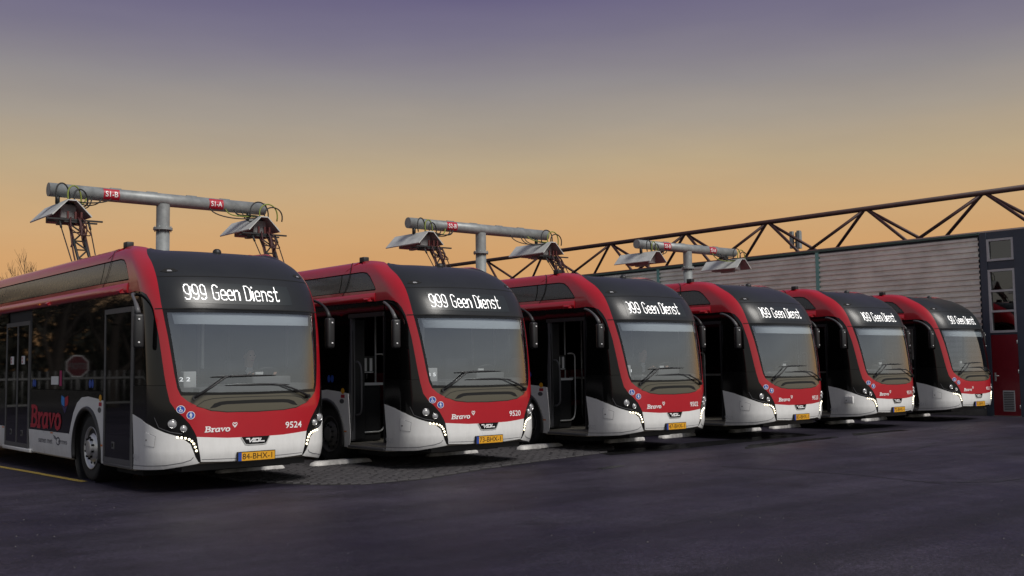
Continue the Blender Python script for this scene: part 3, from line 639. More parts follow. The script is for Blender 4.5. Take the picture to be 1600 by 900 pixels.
        for k, (lx, lz) in enumerate(((1.02, .732), (.975, .727), (.932, .717), (.890, .702), (.858, .677), (.835, .643), (.818, .600), (.803, .552))):
            def led(lx=lx, lz=lz, sd=sd):
                s, t = F(sd*lx, lz); c = Vector(SURF(s, t)); n = Vector(SNORM(s, t)); q = n.to_track_quat('X', 'Z').to_matrix()
                b = MB(); b.lathe([(.0, .015), (.008, .0145), (.012, .009), (.013, .0006)], 'x', 14); b.v = [tuple(c+q @ Vector(v)) for v in b.v]; return b.mesh('running_light', DRL)
            add('running_light', cm('led%d_%d' % (sd, k), led))
        # mirror
        ar = MB(); ar.tube(bez((sd*1.25, 1.05, 2.63), (sd*1.40, .92, 2.64), (sd*1.425, .60, 2.58), (sd*1.42, .50, 2.34), 10), [.022]*4+[.021]*4+[.028, .032, .036], 10)
        mr_ = add('mirror', cm('mirror'+sx, lambda: mirror_mesh(sd)), None, (sd*1.42, .485, 2.125), (0, 0, sd*.25))
        add('mirror_arm', cm('mirror_arm'+sx, lambda: ar.mesh('mirror_arm', GREYT if sd < 0 else TRIM)))
        for zz in (.14, -.16):
            mbd = MB(); mbd.lathe([(0, .013), (-.012, .012), (-.014, .0005)], 'y', 12, (sd*.0, -.05, zz)); add('mirror_reflector', cm('mrefl%g%d' % (zz, sd), lambda: mbd.mesh('mirror_reflector', WHITEL)), mr_)
        # side skirt and arch
        arch_o = [(2.11, 1.175), (2.40, 1.205), (2.79, 1.232), (3.07, 1.215), (3.28, 1.13), (3.44, .98), (3.55, .80), (3.62, .66)]
        ap = [(2.11, .292)]+clipz(arch_pts(AR, -.31, math.pi+.31), .292)+[(5.72, .292), (5.72, .655), (3.62, .655)]+arch_o[::-1]
        add('arch_panel', pm('arch_panel'+sx, ysp(ap, sd), WHITE, off=.003, res=.08, resx=.3))
        def lip(sd=sd):
            b = MB(); b.tube([(sd*1.283, y, max(z, .28)) for y, z in arch_pts(AR-.02, -.31, math.pi+.31, 36)], .036, 8); b.lathe([(sd*1.27, AR-.01), (sd*1.0, AR-.01), (sd*.75, AR-.02)], 'x', 40, (0, WY, WZ), 0); return b.mesh('arch_lip', TRIM)
        add('arch_lip', cm('lip'+sx, lip))
        wh = add('wheel', cm('tyre', tyre_mesh), None, (sd*1.225, 2.80, .479), (0, 0, 0 if sd < 0 else math.pi)); add('rim', cm('rim' if i == 0 else 'rimsh', lambda: rim_mesh(RIM if i == 0 else RIMSH)), wh)
        wh2 = add('wheel', cm('tyre', tyre_mesh), None, (sd*1.225, 9.2, .479), (0, 0, 0 if sd < 0 else math.pi)); add('rim', cm('rim' if i == 0 else 'rimsh', lambda: rim_mesh(RIM if i == 0 else RIMSH)), wh2)
        dk = [(5.72, .66), (5.72, 1.315), (2.11, 1.315), (2.11, 1.18)]+arch_o[1:]
        add('waist_panel', pm('waist_panel'+sx, ysp(dk, sd), BLACKG, off=-.001, res=.1, resx=.4))
        add('waist_panel', pm('waist_panel_r'+sx, ysp([(7.12, .66), (LEN, .66), (LEN, 1.315), (7.12, 1.315)], sd), BLACKG, off=-.001, res=.12, resx=.4))
        add('skirt_panel', pm('skirt_r'+sx, ysp([(7.12, .292), (8.6, .292), (8.6, .655), (7.12, .655)], sd), WHITE, off=.003, res=.12, resx=.4))
        add('skirt_panel', pm('skirt_r2'+sx, ysp([(9.8, .292), (LEN, .292), (LEN, .655), (9.8, .655)], sd), WHITE, off=.003, res=.12, resx=.4))
        for (a, b_) in ((2.125, 3.62), (3.63, 5.70), (7.14, 9.5), (9.51, LEN)):
            glm = CABGL if sd > 0 and 3 < a < 5 else SIDEGL
            if sd > 0 and a < 3: 
                add('side_window', pm('sidewin%g' % a+sx, ysp([(1.04, 1.335), (3.62, 1.335), (3.62, 2.655), (1.04, 2.655)], sd), CABGL, off=-.002, thick=.006, res=.2, resx=.3)); continue
            add('side_window', pm('sidewin%g' % a+sx, ysp([(a, 1.325), (b_, 1.325), (b_, 2.66), (a, 2.66)], sd), glm, off=-.002, thick=.012, res=.2, resx=.4))
        add('door_header', pm('door_header'+sx, ysp([(1.03, 2.49), (2.12, 2.49), (2.12, 2.662), (1.03, 2.662)], sd), SIDEGL, off=0, res=.12, resx=.2)) if sd < 0 else None
    # off side lower panels where the near side has doors
    add('waist_panel', pm('waist_l1', ysp([(1.02, .66), (2.11, .66), (2.11, 1.325), (1.02, 1.325)], 1), BLACKG, off=-.001, res=.15, resx=.3))
    add('skirt_panel', pm('skirt_l1', ysp([(1.02, .292), (2.11, .292), (2.11, .655), (1.02, .655)], 1), WHITE, off=.003, res=.15, resx=.3))
    add('side_window', pm('sidewin_l2', ysp([(5.71, .30), (7.12, .30), (7.12, 2.66), (5.71, 2.66)], 1), SIDEGL, off=-.002, res=.3, resx=.4))
    add('panel_seam', cm('seamv', lambda: flat_mesh('panel_seam', [ribbon(ysp([(4.88, .30), (4.88, .65)], -1), .010)], GREYL, lambda s, t: (s, t), .0045)))
    add('panel_seam', cm('seamr', lambda: flat_mesh('panel_seam', [ribbon(dens(ysp([(2.45, 2.67), (2.45, 3.30)], -1), .04, False), .012)], HOLE, lambda s, t: (s, t), .003)))
    # hatch on the near corner panel
    hp = fy([(.58, .80), (.44, .77)], -1)+fx([(1.225, .745)], -1)+fx([(1.235, .61)], -1)+fy([(.58, .63)], -1)
    if info.get('flap'):
        b = MB(); b.box(-1.345, -1.295, .34, .56, .62, .79, 0, .012); fl = add('filler_flap', b.mesh('filler_flap', WHITE)); lk = MB(); lk.lathe([(0, .014), (-.004, .0005)], 'x', 10, (-1.347, .51, .69)); add('lock', lk.mesh('lock', HOLE), fl)
    else:
        fl = add('filler_flap', pm('filler_flap', hp, WHITE, off=.0075, thick=.003, res=.06))
        add('flap_gap', cm('flap_gap', lambda: flat_mesh('flap_gap', [ribbon(hp, .009, True)], GREYL, lambda s, t: (s, t), .0062)), fl)
        add('lock', cm('lock', lambda: flat_mesh('lock', [disc2(0, 0, .013, 12)], HOLE, lambda a, b: Yc(.53+a, .695+b, -1), .0088)), fl)
    add('side_number', flat_mesh('side_number', text_flat(info['num'], .085, .20, .004), FAINT, smap(.98, .41), .0048))
    # lettering on the near side (only seen on the first bus)
    if not opened:
        add('lettering', flat_mesh('lettering', bravo(.36, 1.60, .10, .17), REDL, smap(5.62, .70), .003))
        h = add('heart_emblem', flat_mesh('heart_emblem', [([(4.02, 1.235), (3.87, 1.20), (3.87, 1.06), (4.0, 1.09), (4.03, 1.14)], [(0, 1, 2, 3, 4)])], SKYB, lambda a, b: Yc(a, b, -1), .003))
        add('heart_half', flat_mesh('heart_half', [([(3.85, 1.20), (3.70, 1.235), (3.69, 1.14), (3.72, 1.09), (3.85, 1.06)], [(0, 1, 2, 3, 4)])], REDL, lambda a, b: Yc(a, b, -1), .003), h)
        add('heart_tip', flat_mesh('heart_tip', [([(4.0, 1.08), (3.86, 1.05), (3.72, 1.08), (3.85, .955)], [(0, 1, 2, 3)])], PURP, lambda a, b: Yc(a, b, -1), .003), h)
        add('lettering', flat_mesh('lettering', text_flat('samen met', .075, .72, .012), GREYL, smap(5.16, .465), .0045))
        add('lettering', flat_mesh('lettering', text_flat('ermes', .055, .42, .008), GREYL, smap(4.13, .485), .0045))
        add('emblem', flat_mesh('emblem', [ribbon([(4.15+.09*math.cos(a), .52+.055*math.sin(a)) for a in [k*.45+.6 for k in range(13)]], .022), ribbon([(4.38, .60), (4.26, .57), (4.22, .52)], .020), ribbon([(4.36, .57), (4.26, .545)], .012), ribbon([(4.13, .52), (4.07, .52)], .014)], GREYL, lambda a, b: Yc(a, b, -1), .0045))
    add('warning_sticker', cm('wst', lambda: flat_mesh('warning_sticker', [disc2(0, 0, .05, 16)], YELLOW, lambda a, b: Yc(2.27+a*1.1, 1.215+b, -1), .0045)))
    add('warning_sticker', cm('wst2', lambda: flat_mesh('warning_sticker', [rect2(2.21, 2.33, 1.10, 1.155)], REDL, lambda a, b: Yc(a, b, -1), .0045)))
    add('filler_cap', cm('wst3', lambda: flat_mesh('filler_cap', [disc2(0, 0, .04, 16)], GREYT, lambda a, b: Yc(2.30+a*1.8, 1.045+b, -1), .0045)))
    add('side_marker', cm('smk', lambda: flat_mesh('side_marker', [rect2(2.15, 2.26, .535, .56), rect2(4.42, 4.54, .628, .648), rect2(7.2, 7.32, .62, .645)], ORANGE, lambda a, b: Yc(a, b, -1), .0046)))
    for (yy) in (2.72, 2.61, 5.50, 5.40):
        add('sticker', cm('bst%g' % yy, lambda: flat_mesh('sticker', [disc2(0, 0, .062, 16)], BLUE, lambda a, b: Yc(yy+a*.8, 1.42+b, -1), .003)))
    if not opened:
        add('sticker', flat_mesh('sticker', [rect2(4.18, 4.55, 1.40, 1.53)], PAPER, lambda a, b: Yc(a, b, -1), .003))
        add('sticker', flat_mesh('sticker', [rect2(4.02, 4.13, 1.38, 1.62)], MAG, lambda a, b: Yc(a, b, -1), .003))
        for yy in (6.08, 6.74):
            s_ = add('sticker', flat_mesh('sticker', [rect2(yy-.1, yy+.1, 1.74, 1.88)], PAPER, lambda a, b: Yc(a, b, -1), .012))
            add('sticker_mark', flat_mesh('sticker_mark', [disc2(yy+.05, 1.84, .024, 10), disc2(yy+.05, 1.78, .024, 10)], REDL, lambda a, b: Yc(a, b, -1), .0135), s_)
    # doors
    def door_closed(y0, y1, nleaf):
        b = MB(); x0 = -1.290
        b.box(x0-.012, x0+.03, y0, y0+.045, .33, 2.47, 0); b.box(x0-.012, x0+.03, y1-.045, y1, .33, 2.47, 0); b.box(x0-.012, x0+.03, y0+.046, y1-.046, 2.40, 2.47, 0); b.box(x0-.008, x0+.03, y0+.046, y1-.046, .33, .40, 0)
        if nleaf == 2: b.box(x0-.010, x0+.03, (y0+y1)/2-.03, (y0+y1)/2+.03, .401, 2.399, 0)
        return b.mesh('door_frame', GREYT)
    def leaf(y0, y1):
        b = MB(); b.box(-1.292, -1.268, y0, y1, .72, 2.40, 0); b.box(-1.293, -1.262, y0, y1, .40, .719, 1); return b.mesh('door', [SIDEGL, BLACKG])
    def dhandle(y):
        b = MB(); b.box(-1.300, -1.290, y-.05, y+.05, .52, .62, 0, .004); b.box(-1.303, -1.299, y-.03, y+.03, .55, .60, 1); return b.mesh('handle', [GREYT, HOLE])
    d2 = add('door', cm('d2leaf', lambda: leaf(5.765, 7.075))); add('door_frame', cm('d2frame', lambda: door_closed(5.72, 7.12, 2)), d2)
    for y in (6.1, 6.75): add('handle', cm('dh%g' % y, lambda: dhandle(y)), d2)
    stp = MB(); stp.box(-1.305, -1.2, 5.6, 7.25, .262, .325, 0, .015); add('step', cm('step2', lambda: stp.mesh('step', WHITE)))
    st1 = MB(); st1.box(-1.298, -1.15, 1.03, 2.10, .285, .327, 0, .008); add('step', cm('step1', lambda: st1.mesh('step', GREYT)))
    if not opened:
        d1 = add('door', cm('d1leaf', lambda: leaf(1.07, 2.055))); add('door_frame', cm('d1frame', lambda: door_closed(1.025, 2.10, 1)), d1); add('handle', cm('dh1', lambda: dhandle(1.72)), d1)
    else:
        # leaf swung inwards against the wheel box, with its grab rail
        b = MB(); b.box(-1.26, -1.0, 2.045, 2.085, .42, 2.40, 0); b.box(-1.27, -1.20, 2.02, 2.10, .40, 2.42, 1)
        dl = add('door', cm('d1open', lambda: b.mesh('door', [TRIM, GREYT])))
        g = MB(); g.tube(bez((-1.20, 1.99, 1.70), (-1.20, 1.84, 1.70), (-1.20, 1.82, 1.6), (-1.20, 1.82, 1.4), 8)+[(-1.20, 1.82, 1.15)]+bez((-1.20, 1.82, .95), (-1.20, 1.82, .85), (-1.20, 1.88, .82), (-1.20, 1.99, .82), 6), .017, 8); add('grab_rail', cm('grail', lambda: g.mesh('grab_rail', GREYT)), dl)
        b2 = MB(); b2.box(-1.27, -1.23, 1.035, 1.075, .40, 2.42, 0); b2.box(-1.25, -.85, 1.04, 1.065, 1.42, 2.40, 1); add('door', cm('d1open2', lambda: b2.mesh('door', [TRIM, CABGL])))
        hd = MB(); hd.box(-1.285, -1.22, 1.03, 2.10, 2.42, 2.488, 0); add('door_rail', cm('drail', lambda: hd.mesh('door_rail', TRIM)))
    # ---- roof
    rp = MB(); rp.box(-.52, .52, 1.66, LEN, 3.26, 3.312, 0); add('roof_panel', cm('roof_panel', lambda: rp.mesh('roof_panel', CAP)))
    dm = MB(); dm.lathe([(0, .062), (.02, .062), (.045, .05), (.06, .028), (.063, .001)], 'z', 20, (0, 1.25, 3.285)); add('roof_camera', cm('roof_camera', lambda: dm.mesh('roof_camera', TRIM)))
    an = MB(); an.box(-1.04, -.93, 2.0, 2.14, 3.37, 3.465, 0, .015); add('roof_antenna', cm('roof_antenna', lambda: an.mesh('roof_antenna', TRIM)))
    # ---- inner shell, floor, interior
    def shell():
        sl_ = SA+LEN-D0
        poly = [(-sl_, .33), (-sl_, 3.30)]+fx([(-.5, 3.305), (.5, 3.305)])+[(sl_, 3.30), (sl_, .33)]+[(s, .42) for s in (1.9, 1.2, .6, 0, -.6, -1.2, -1.9)]
        holes = [glass_poly, ysp([(1.06, 2.42), (1.06, .42), (2.05, .42), (2.05, 2.42)], -1), ysp([(1.06, 1.35), (3.6, 1.35), (3.6, 2.62), (1.06, 2.62)], 1), ysp([(3.7, 1.35), (5.6, 1.35), (5.6, 2.62), (3.7, 2.62)], 1)]
        holes += [fy([(1.0, 1.42), (1.0, 2.60), (.80, 2.60), (.66, 2.45), (.50, 2.0), (.40, 1.42)], sd) for sd in (-1, 1)]
        for sd in (-1, 1): holes.append(ysp(clipz(arch_pts(AR-.03, -.2, math.pi+.2), .336), sd))
        return panel_mesh('body_shell', poly, INNER, holes, off=-.03, thick=.01, res=.16, resx=.3)
    add('body_shell', cm('shell', shell))
    fl_ = MB(); fl_.box(-1.25, 1.25, 1.0, 2.2, .27, .36, 0); fl_.box(-.85, .85, 2.2, 3.5, .27, .36, 0); fl_.box(-1.25, 1.25, 3.5, 8.55, .27, .36, 0); fl_.box(-.85, .85, 8.55, LEN, .27, .36, 0); fl_.box(-1.0, 1.0, .25, 1.0, .36, .40, 0)
    for sd in (-1, 1): pass
    fl_.box(-.9, .9, .3, 1.0, .27, .359, 1)
    add('floor', cm('floor', lambda: fl_.mesh('floor', [FLOOR, TRIM])))
    uc = MB(); uc.box(-1.1, 1.1, 1.1, 2.1, .18, .27); uc.box(-.7, .7, 3.5, LEN, .2, .27); uc.tube([(-1.0, 2.8, .45), (1.0, 2.8, .45)], .08, 10); add('underframe', cm('underframe', lambda: uc.mesh('underframe', HOLE)))
    rr_ = MB(); rr_.box(-1.27, 1.27, LEN, LEN+.08, .35, 3.30); add('rear_panel', cm('rear', lambda: rr_.mesh('rear_panel', RED)))
    dsh = MB(); dsh.prism([(-1.05, 1.0), (1.05, 1.0), (1.05, 1.37), (.9, 1.40), (.1, 1.40), (-.2, 1.37), (-1.05, 1.36)], .30, .72, 0); dsh.box(-.75, .75, .12, .31, 1.0, 1.355, 0); dsh.box(.25, .85, .60, .80, 1.34, 1.50, 0, .03)
    da = add('dashboard', cm('dash', lambda: dsh.mesh('dashboard', DASH)))
    add('sun_blind', pm('sun_blind', fx([(-1.03, 2.215), (-.5, 2.21), (0, 2.208), (.5, 2.21), (.98, 2.215), (1.0, 2.355), (.5, 2.36), (0, 2.36), (-.5, 2.36), (-1.05, 2.355)]), BLIND, off=-.045, thick=.01, res=.1))
    sw = MB(); cs = Vector((.50, .80, 1.50)); q = Matrix.Rotation(math.radians(-32), 3, 'X')
    sw.tube([cs+q @ Vector((.22*math.cos(a), .22*math.sin(a), 0)) for a in [k*2*math.pi/28 for k in range(29)]], .014, 8, cap=False); sw.tube([cs+q @ Vector((-.21, 0, 0)), cs, cs+q @ Vector((.21, 0, 0))], .014, 6); sw.tube([cs, cs+q @ Vector((0, 0, -.30))], .035, 8)
    add('steering_wheel', cm('wheel_st', lambda: sw.mesh('steering_wheel', TRIM)))
    def seat(x, y, z0, m, w=.46):
        b = MB(); b.box(x-w/2, x+w/2, y-.22, y+.22, z0+.36, z0+.48, 0, .03); b.box(x-w/2, x+w/2, y+.18, y+.30, z0+.44, z0+1.12, 0, .04); b.box(x-.12, x+.12, y-.1, y+.1, z0, z0+.37, 1); return b.mesh('seat', [m, TRIM])
    add('seat', cm('dseat', lambda: seat(.52, 1.28, .62, mat('seat_grey', (.09, .09, .10), .8), .5)))
    ppr = MB(); ppr.box(-.12, .10, .33, .45, 1.402, 1.404); ppr.box(.30, .42, .62, .66, 1.502, 1.56); add('dash_papers', cm('papers', lambda: ppr.mesh('dash_papers', PAPER)), da)
    cls = MB(); cls.box(-1.0, 1.0, 1.0, 6.0, 2.72, 2.76); add('ceiling', cm('ceiling', lambda: cls.mesh('ceiling', mat('ceiling_grey', (.25, .25, .25), .7))))
    for k, (sx_, sy_) in enumerate(((-.95, 3.9), (-.45, 3.9), (.45, 3.4), (.95, 3.4), (-.95, 4.8), (.95, 4.3))): add('seat', cm('pseat%d' % k, lambda: seat(sx_, sy_, .38, SEATR)))
    pt = MB(); pt.box(.02, .06, .75, 1.85, .36, 1.35, 0); pt.box(.02, 1.22, 1.80, 1.84, .36, 1.62, 0); pt.box(.02, .06, 1.80, 1.84, 1.62, 2.6, 1); pt.box(-.06, .12, .75, 1.80, 1.351, 1.39, 1); add('cab_partition', cm('cabp', lambda: pt.mesh('cab_partition', [INNER, WHITE])))
    vb = MB(); vb.box(-.98, -.72, 2.16, 2.26, 1.50, 1.80, 0, .01); vb.box(-.94, -.89, 2.15, 2.1595, 1.54, 1.76, 1); vb.box(-.83, -.78, 2.15, 2.1595, 1.54, 1.76, 1); vb.box(-.95, -.76, 2.15, 2.1595, 1.515, 1.53, 1)
    add('ticket_machine', cm('ticket', lambda: vb.mesh('ticket_machine', [TRIM, WHITEL])))
    for sd in (-1, 1):
        wb = MB(); wb.box(min(sd*1.2, sd*.62), max(sd*1.2, sd*.62), 2.12, 3.5, .361, 1.30, 0, .05); wb.box(min(sd*1.2, sd*.60), max(sd*1.2, sd*.60), 2.10, 3.5, 1.301, 1.345, 1); add('wheel_box', cm('wbox%d' % sd, lambda: wb.mesh('wheel_box', [INNER, WHITE])))
    hr = MB()
    hr.tube([(-1.12, 2.08, .52), (-.72, 2.08, .52)]+bez((-.70, 2.08, .52), (-.60, 2.08, .54), (-.56, 2.08, .6), (-.56, 2.08, .9), 6)+[(-.56, 2.08, 1.7)]+bez((-.56, 2.08, 1.74), (-.56, 2.08, 1.82), (-.62, 2.08, 1.84), (-.75, 2.08, 1.82), 6), .014, 8) if True else hr.tube(bez((-.62, 1.95, .62), (-.60, 1.75, .60), (-.55, 1.62, .7), (-.52, 1.60, 1.0), 8)+bez((-.52, 1.60, 1.3), (-.52, 1.60, 1.66), (-.55, 1.66, 1.72), (-.66, 1.80, 1.72), 8), .015, 8)
    add('handrail', cm('hrail', lambda: hr.mesh('handrail', CHROME)))
    for (hx, hy) in ((-.62, 2.3), (-.5, 3.55), (.5, 3.0)):
        h2 = MB(); h2.tube([(hx, hy, .4), (hx, hy, 2.7)], .017, 8); add('handrail', cm('hrail%g' % hy, lambda: h2.mesh('handrail', CHROME)))
    vx = MB(); vx.box(-.80, -.62, .50, .62, 1.36, 1.58, 0, .015); add('validator', cm('valid', lambda: vx.mesh('validator', PAPER)))
    if info.get('route'):
        rv = text_flat(info['route'], .055, .15, .015); b = MB(); [b.add([(-.93+a, .33, 1.45+c) for a, c in v], f) for v, f in rv]; add('route_digits', mesh_from('route_digits', b.v, b.f, mat('route_led', (1, 1, 1), .5, emit=(1, 1, 1), es=.8)))
    # ---- pantograph
    if info.get('panto', 1): pantograph(add, info.get('panto', 1))
    return bus
def pantograph(add, mode):
    top = 4.43; y0, y1 = 6.75, 7.62
    def arm():
        b = MB(); A0, B0 = Vector((-.11, y0, 3.34)), Vector((.11, y0, 3.34)); A1, B1 = Vector((-.10, y1, top)), Vector((.10, y1, top))
        if mode == 2: A1, B1 = Vector((-.10, 7.25, 3.95)), Vector((.10, 7.25, 3.95))
        b.tube([A0, A1], .026, 6); b.tube([B0, B1], .026, 6); n = 6
        for k in range(n):
            a, c = A0.lerp(A1, k/n), B0.lerp(B1, (k+1)/n); b.tube([a, c] if k % 2 == 0 else [B0.lerp(B1, k/n), A0.lerp(A1, (k+1)/n)], .017, 5); b.tube([A0.lerp(A1, (k+1)/n), c], .015, 5)
        b.box(-.3, .3, y0-.5, y0+.5, 3.30, 3.36); return b.mesh('pantograph_arm', ARM)
    pa = add('pantograph', cm('panto_arm%d' % mode, arm))
    def cables():
        rnd = random.Random(3); b = MB()
        zt = top if mode == 1 else 3.95
        for k in range(6):
            x = -.17+.34*rnd.random(); b.tube(bez((x, y1-.05, zt+.12), (x*2.2, y1-.25, zt-.06), (x*.6+rnd.uniform(-.06, .06), y1-.3, zt-.3), (.13*(1 if x > 0 else -1), y0+.55+.1*rnd.random(), 4.0-.1*rnd.random()), 12), .013, 5)
        for sx in (-1, 1): b.tube(bez((sx*.14, y0+.3, 3.6), (sx*.16, y0+.5, 3.9), (sx*.13, y0+.6, 4.1), (sx*.13, y1-.1, zt), 10), .016, 5)
        for k in range(5):
            x = rnd.uniform(-.2, .2); b.tube(bez((x, y1, zt+.02), (x+rnd.uniform(-.25, .25), y1-.3, zt-.1), (x+rnd.uniform(-.25, .25), y1-.35, zt-.3), (x*.5, y1-.4, zt-.25), 10), .011, 5)
        return b.mesh('pantograph_cables', CABR)
    add('cables', cm('panto_cab%d' % mode, cables), pa)
    if mode == 1:
        def head():
            b = MB(); b.box(-.52, .52, y1-.05, y1+.0, top+.06, top+.09); b.box(-.40, .55, y1+.35, y1+.40, top+.07, top+.10); b.box(-.2, .2, y1-.04, y1+.4, top+.02, top+.06)
            for sx in (-.28, .26):
                b.tube([(sx, y1, top+.06), (sx*1.0, y1-.12, top-.10)], .022, 6); b.tube([(sx, y1-.12, top-.10), (sx*.8, y0+.1, 3.45)], .011, 6)
            return b.mesh('contact_head', ARM)
        add('contact_head', cm('panto_head', head), pa)
        def block():
            b = MB()
            for sx in (-.12, .02, .13): b.box(sx-.018, sx+.018, y1-.0, y1+.04, top+.09, top+.24)
            return b.mesh('insulator', INSUL)
        add('insulator', cm('panto_ins', block), pa)
BUS = [
 (0, 0, dict(num='9524', plate='84-BHX-1', clip=-2, open=False, route='2 2', label='red and white electric bus numbered 9524 with its front door closed')),
 (3.996, -.017, dict(num='9520', plate='73-BHX-1', clip=-2, open=True, route='3 5', label='red and white electric bus numbered 9520 with its front door open')),
 (8.409, -.044, dict(num='9502', plate='47-BHX-1', clip=1.8, open=True, route='3 1', label='red and white electric bus numbered 9502, a driver in a suit inside')),
 (12.486, .040, dict(num='9523', plate='83-BHX-1', clip=2.8, open=True, label='red and white electric bus numbered 9523 between buses 9502 and 9519')),
 (16.579, .173, dict(num='9519', plate='72-BHX-1', clip=3.6, open=True, panto=0, flap=True, label='red and white electric bus numbered 9519 with a white flap sticking out of its corner')),
 (20.693, .224, dict(num='9511', plate='42-BHX-1', clip=6.8, open=True, panto=2, label='red and white electric bus numbered 9511 parked beside the depot wall'))]
for i, (X, Y, info) in enumerate(BUS): build_bus(i, X, Y, info)

# ------------------------------------------------------------------ charging masts
def mast(X, n, signs, label):
    Yb, Zb = 8.2, 5.15
    m = empty('charging_mast', (X, Yb, 0), label, 'charging mast', 'galvanised charging masts behind the buses')
    b = MB(); b.tube([(0, 0, 0), (0, 0, 4.52)], .137, 28); b.obj('pole', GALV, m)
    b = MB(); b.tube([(0, 0, 4.56), (0, 0, 5.06)], .137, 28, cap=False); b.obj('pole_head', GALV, m)
    b = MB(); b.lathe([(4.515, .138), (4.515, .195), (4.538, .195), (4.542, .195), (4.565, .195), (4.565, .138)], 'z', 28, sm=False)
    for k in range(8):
        a = k*math.pi/4; b.tube([(.172*math.cos(a), .172*math.sin(a), 4.485), (.172*math.cos(a), .172*math.sin(a), 4.595)], .012, 6)
    b.obj('flange', GALV, m)
    b = MB(); b.tube([(-2.29, 0, Zb), (2.30, 0, Zb)], .135, 32); bar = b.obj('crossbar', GALV, m)
    b = MB()
    for x in (-1.1, -.35, .5, 1.25): b.box(x, x+.22, -.03, .03, Zb+.133, Zb+.148)
    b.obj('cover_plate', GALV, bar)
    for x, s in signs:
        b = MB(); sg = MB(); v = []
        n_ = 8; prof = [(-.139*math.sin(t), .139*math.cos(t)) for t in [math.radians(40+k*100/n_) for k in range(n_+1)]]
        for xx in (x-.16, x+.16): v += [(xx, y*1.0, Zb+z) for y, z in prof]
        b.add(v, [(k, k+1, n_+1+k+1, n_+1+k) for k in range(n_)], 0, True); so_ = b.obj('sign', SIGNR, m)
        g = slice_rows(text_flat(s, .115, .25, .015), 8); tb = MB()
        for vv, ff in g:
            def onbar(u, w): ang = math.radians(90)+(.0575-w)/.1425; return (x-.125+u, -.1425*math.sin(ang), Zb+.1425*math.cos(ang))
            tb.add([onbar(u, w) for u, w in vv], ff)
        link('sign_text', mesh_from('sign_text', tb.v, tb.f, WHITEL), so_)
    rnd = random.Random(n)
    for sx in (-2.0, 2.03):
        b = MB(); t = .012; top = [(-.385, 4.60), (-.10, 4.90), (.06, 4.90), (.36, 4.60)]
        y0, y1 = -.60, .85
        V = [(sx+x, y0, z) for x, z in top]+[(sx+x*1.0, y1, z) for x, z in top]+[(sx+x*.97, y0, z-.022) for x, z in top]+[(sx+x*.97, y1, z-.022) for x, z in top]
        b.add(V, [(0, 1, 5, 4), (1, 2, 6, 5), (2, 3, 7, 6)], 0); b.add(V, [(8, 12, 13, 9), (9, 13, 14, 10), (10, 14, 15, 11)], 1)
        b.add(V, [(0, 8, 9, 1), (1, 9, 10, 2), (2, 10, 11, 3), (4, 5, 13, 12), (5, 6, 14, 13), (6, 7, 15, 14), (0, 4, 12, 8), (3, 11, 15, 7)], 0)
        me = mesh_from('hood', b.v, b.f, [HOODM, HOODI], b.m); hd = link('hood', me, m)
        b = MB(); b.box(sx-.16, sx+.14, -.35, .6, 4.56, 4.84, 0, .02); b.box(sx-.05, sx+.05, -.2, .3, 4.50, 4.57); b.obj('contact_block', HOODI, hd)
        b = MB(); b.tube([(sx-.12, -.02, 4.88), (sx-.12, -.02, 5.05)], .045, 10); b.obj('hanger', TRIM, hd)
        s2 = 1 if sx < 0 else -1
        for k in range(5):
            b = MB(); xa = sx+s2*rnd.uniform(.35, 1.05) if sx < 0 else sx-rnd.uniform(.3, 1.2)
            b.tube(bez((xa, -.11, Zb-.09), (xa-s2*.05, -.16, Zb-rnd.uniform(.2, .42)), (sx+s2*.25, -.32, Zb-rnd.uniform(.15, .45)), (sx+rnd.uniform(-.1, .15), -.45, 4.90), 14), .013, 6); b.obj('cable', CABK if k != 2 else CABY, m)
        for k, (dx, hh) in enumerate(((-.12, .46), (.10, .42), (.22, .34))):
            b = MB(); e = .18 if sx < 0 else .42
            b.tube(bez((sx+dx-.12, -.38, 4.89), (sx+dx-.22, -.36, 4.89+hh), (sx+dx+e, -.32, 4.92+hh), (sx+dx+e*.8, -.28, 4.86), 18), .015, 6); b.obj('cable', CABY if k == 1 else CABK, m)
    return m
mast(1.967, 1, [(-1.107, 'S1-B'), (1.123, 'S1-A')], 'galvanised T shaped charging mast with red signs S1-B and S1-A')
mast(10.42, 2, [(-1.01, 'S2-B')], 'galvanised T shaped charging mast with one red sign S2-B')
mast(18.60, 3, [(-1.05, 'S3-B'), (1.10, 'S3-A')], 'galvanised T shaped charging mast with red signs S3-B and S3-A')

# ------------------------------------------------------------------ wheel stops
b = MB(); P = []
prof = [(-.10, 0), (-.085, .075), (-.05, .09), (.05, .09), (.085, .075), (.10, 0)]
xs = [-.57, -.54, -.46, .46, .54, .57]; sc = [.15, .7, 1, 1, .7, .15]
for x, s in zip(xs, sc): P += [(x, y*(.6+.4*s), z*s) for y, z in prof]
n = len(prof); b.add(P, [(i*n+k, (i+1)*n+k, (i+1)*n+k+1, i*n+k+1) for i in range(len(xs)-1) for k in range(n-1)], 0, True); b.add([P[k] for k in range(n)], [tuple(range(n))]); b.add(P[-n:], [tuple(range(n))])
stop_me = b.mesh('wheel_stop', KERBW)
for i, (X, Y, inf_) in enumerate(BUS):
    for sx, d in ((-1.40, .06), (1.02, .10))[0 if i else 1:]:
        o = link('wheel_stop', stop_me, None, (X+sx+random.uniform(-.04, .04), 2.17+Y+d+random.uniform(-.05, .05), 0), (0, 0, random.uniform(-.03, .06)))
        tag(o, 'low white painted kerb block under the front of bus %s on its %s side' % (inf_['num'], 'door' if sx < 0 else 'driver'), 'wheel stop', 'white wheel stops under the buses')

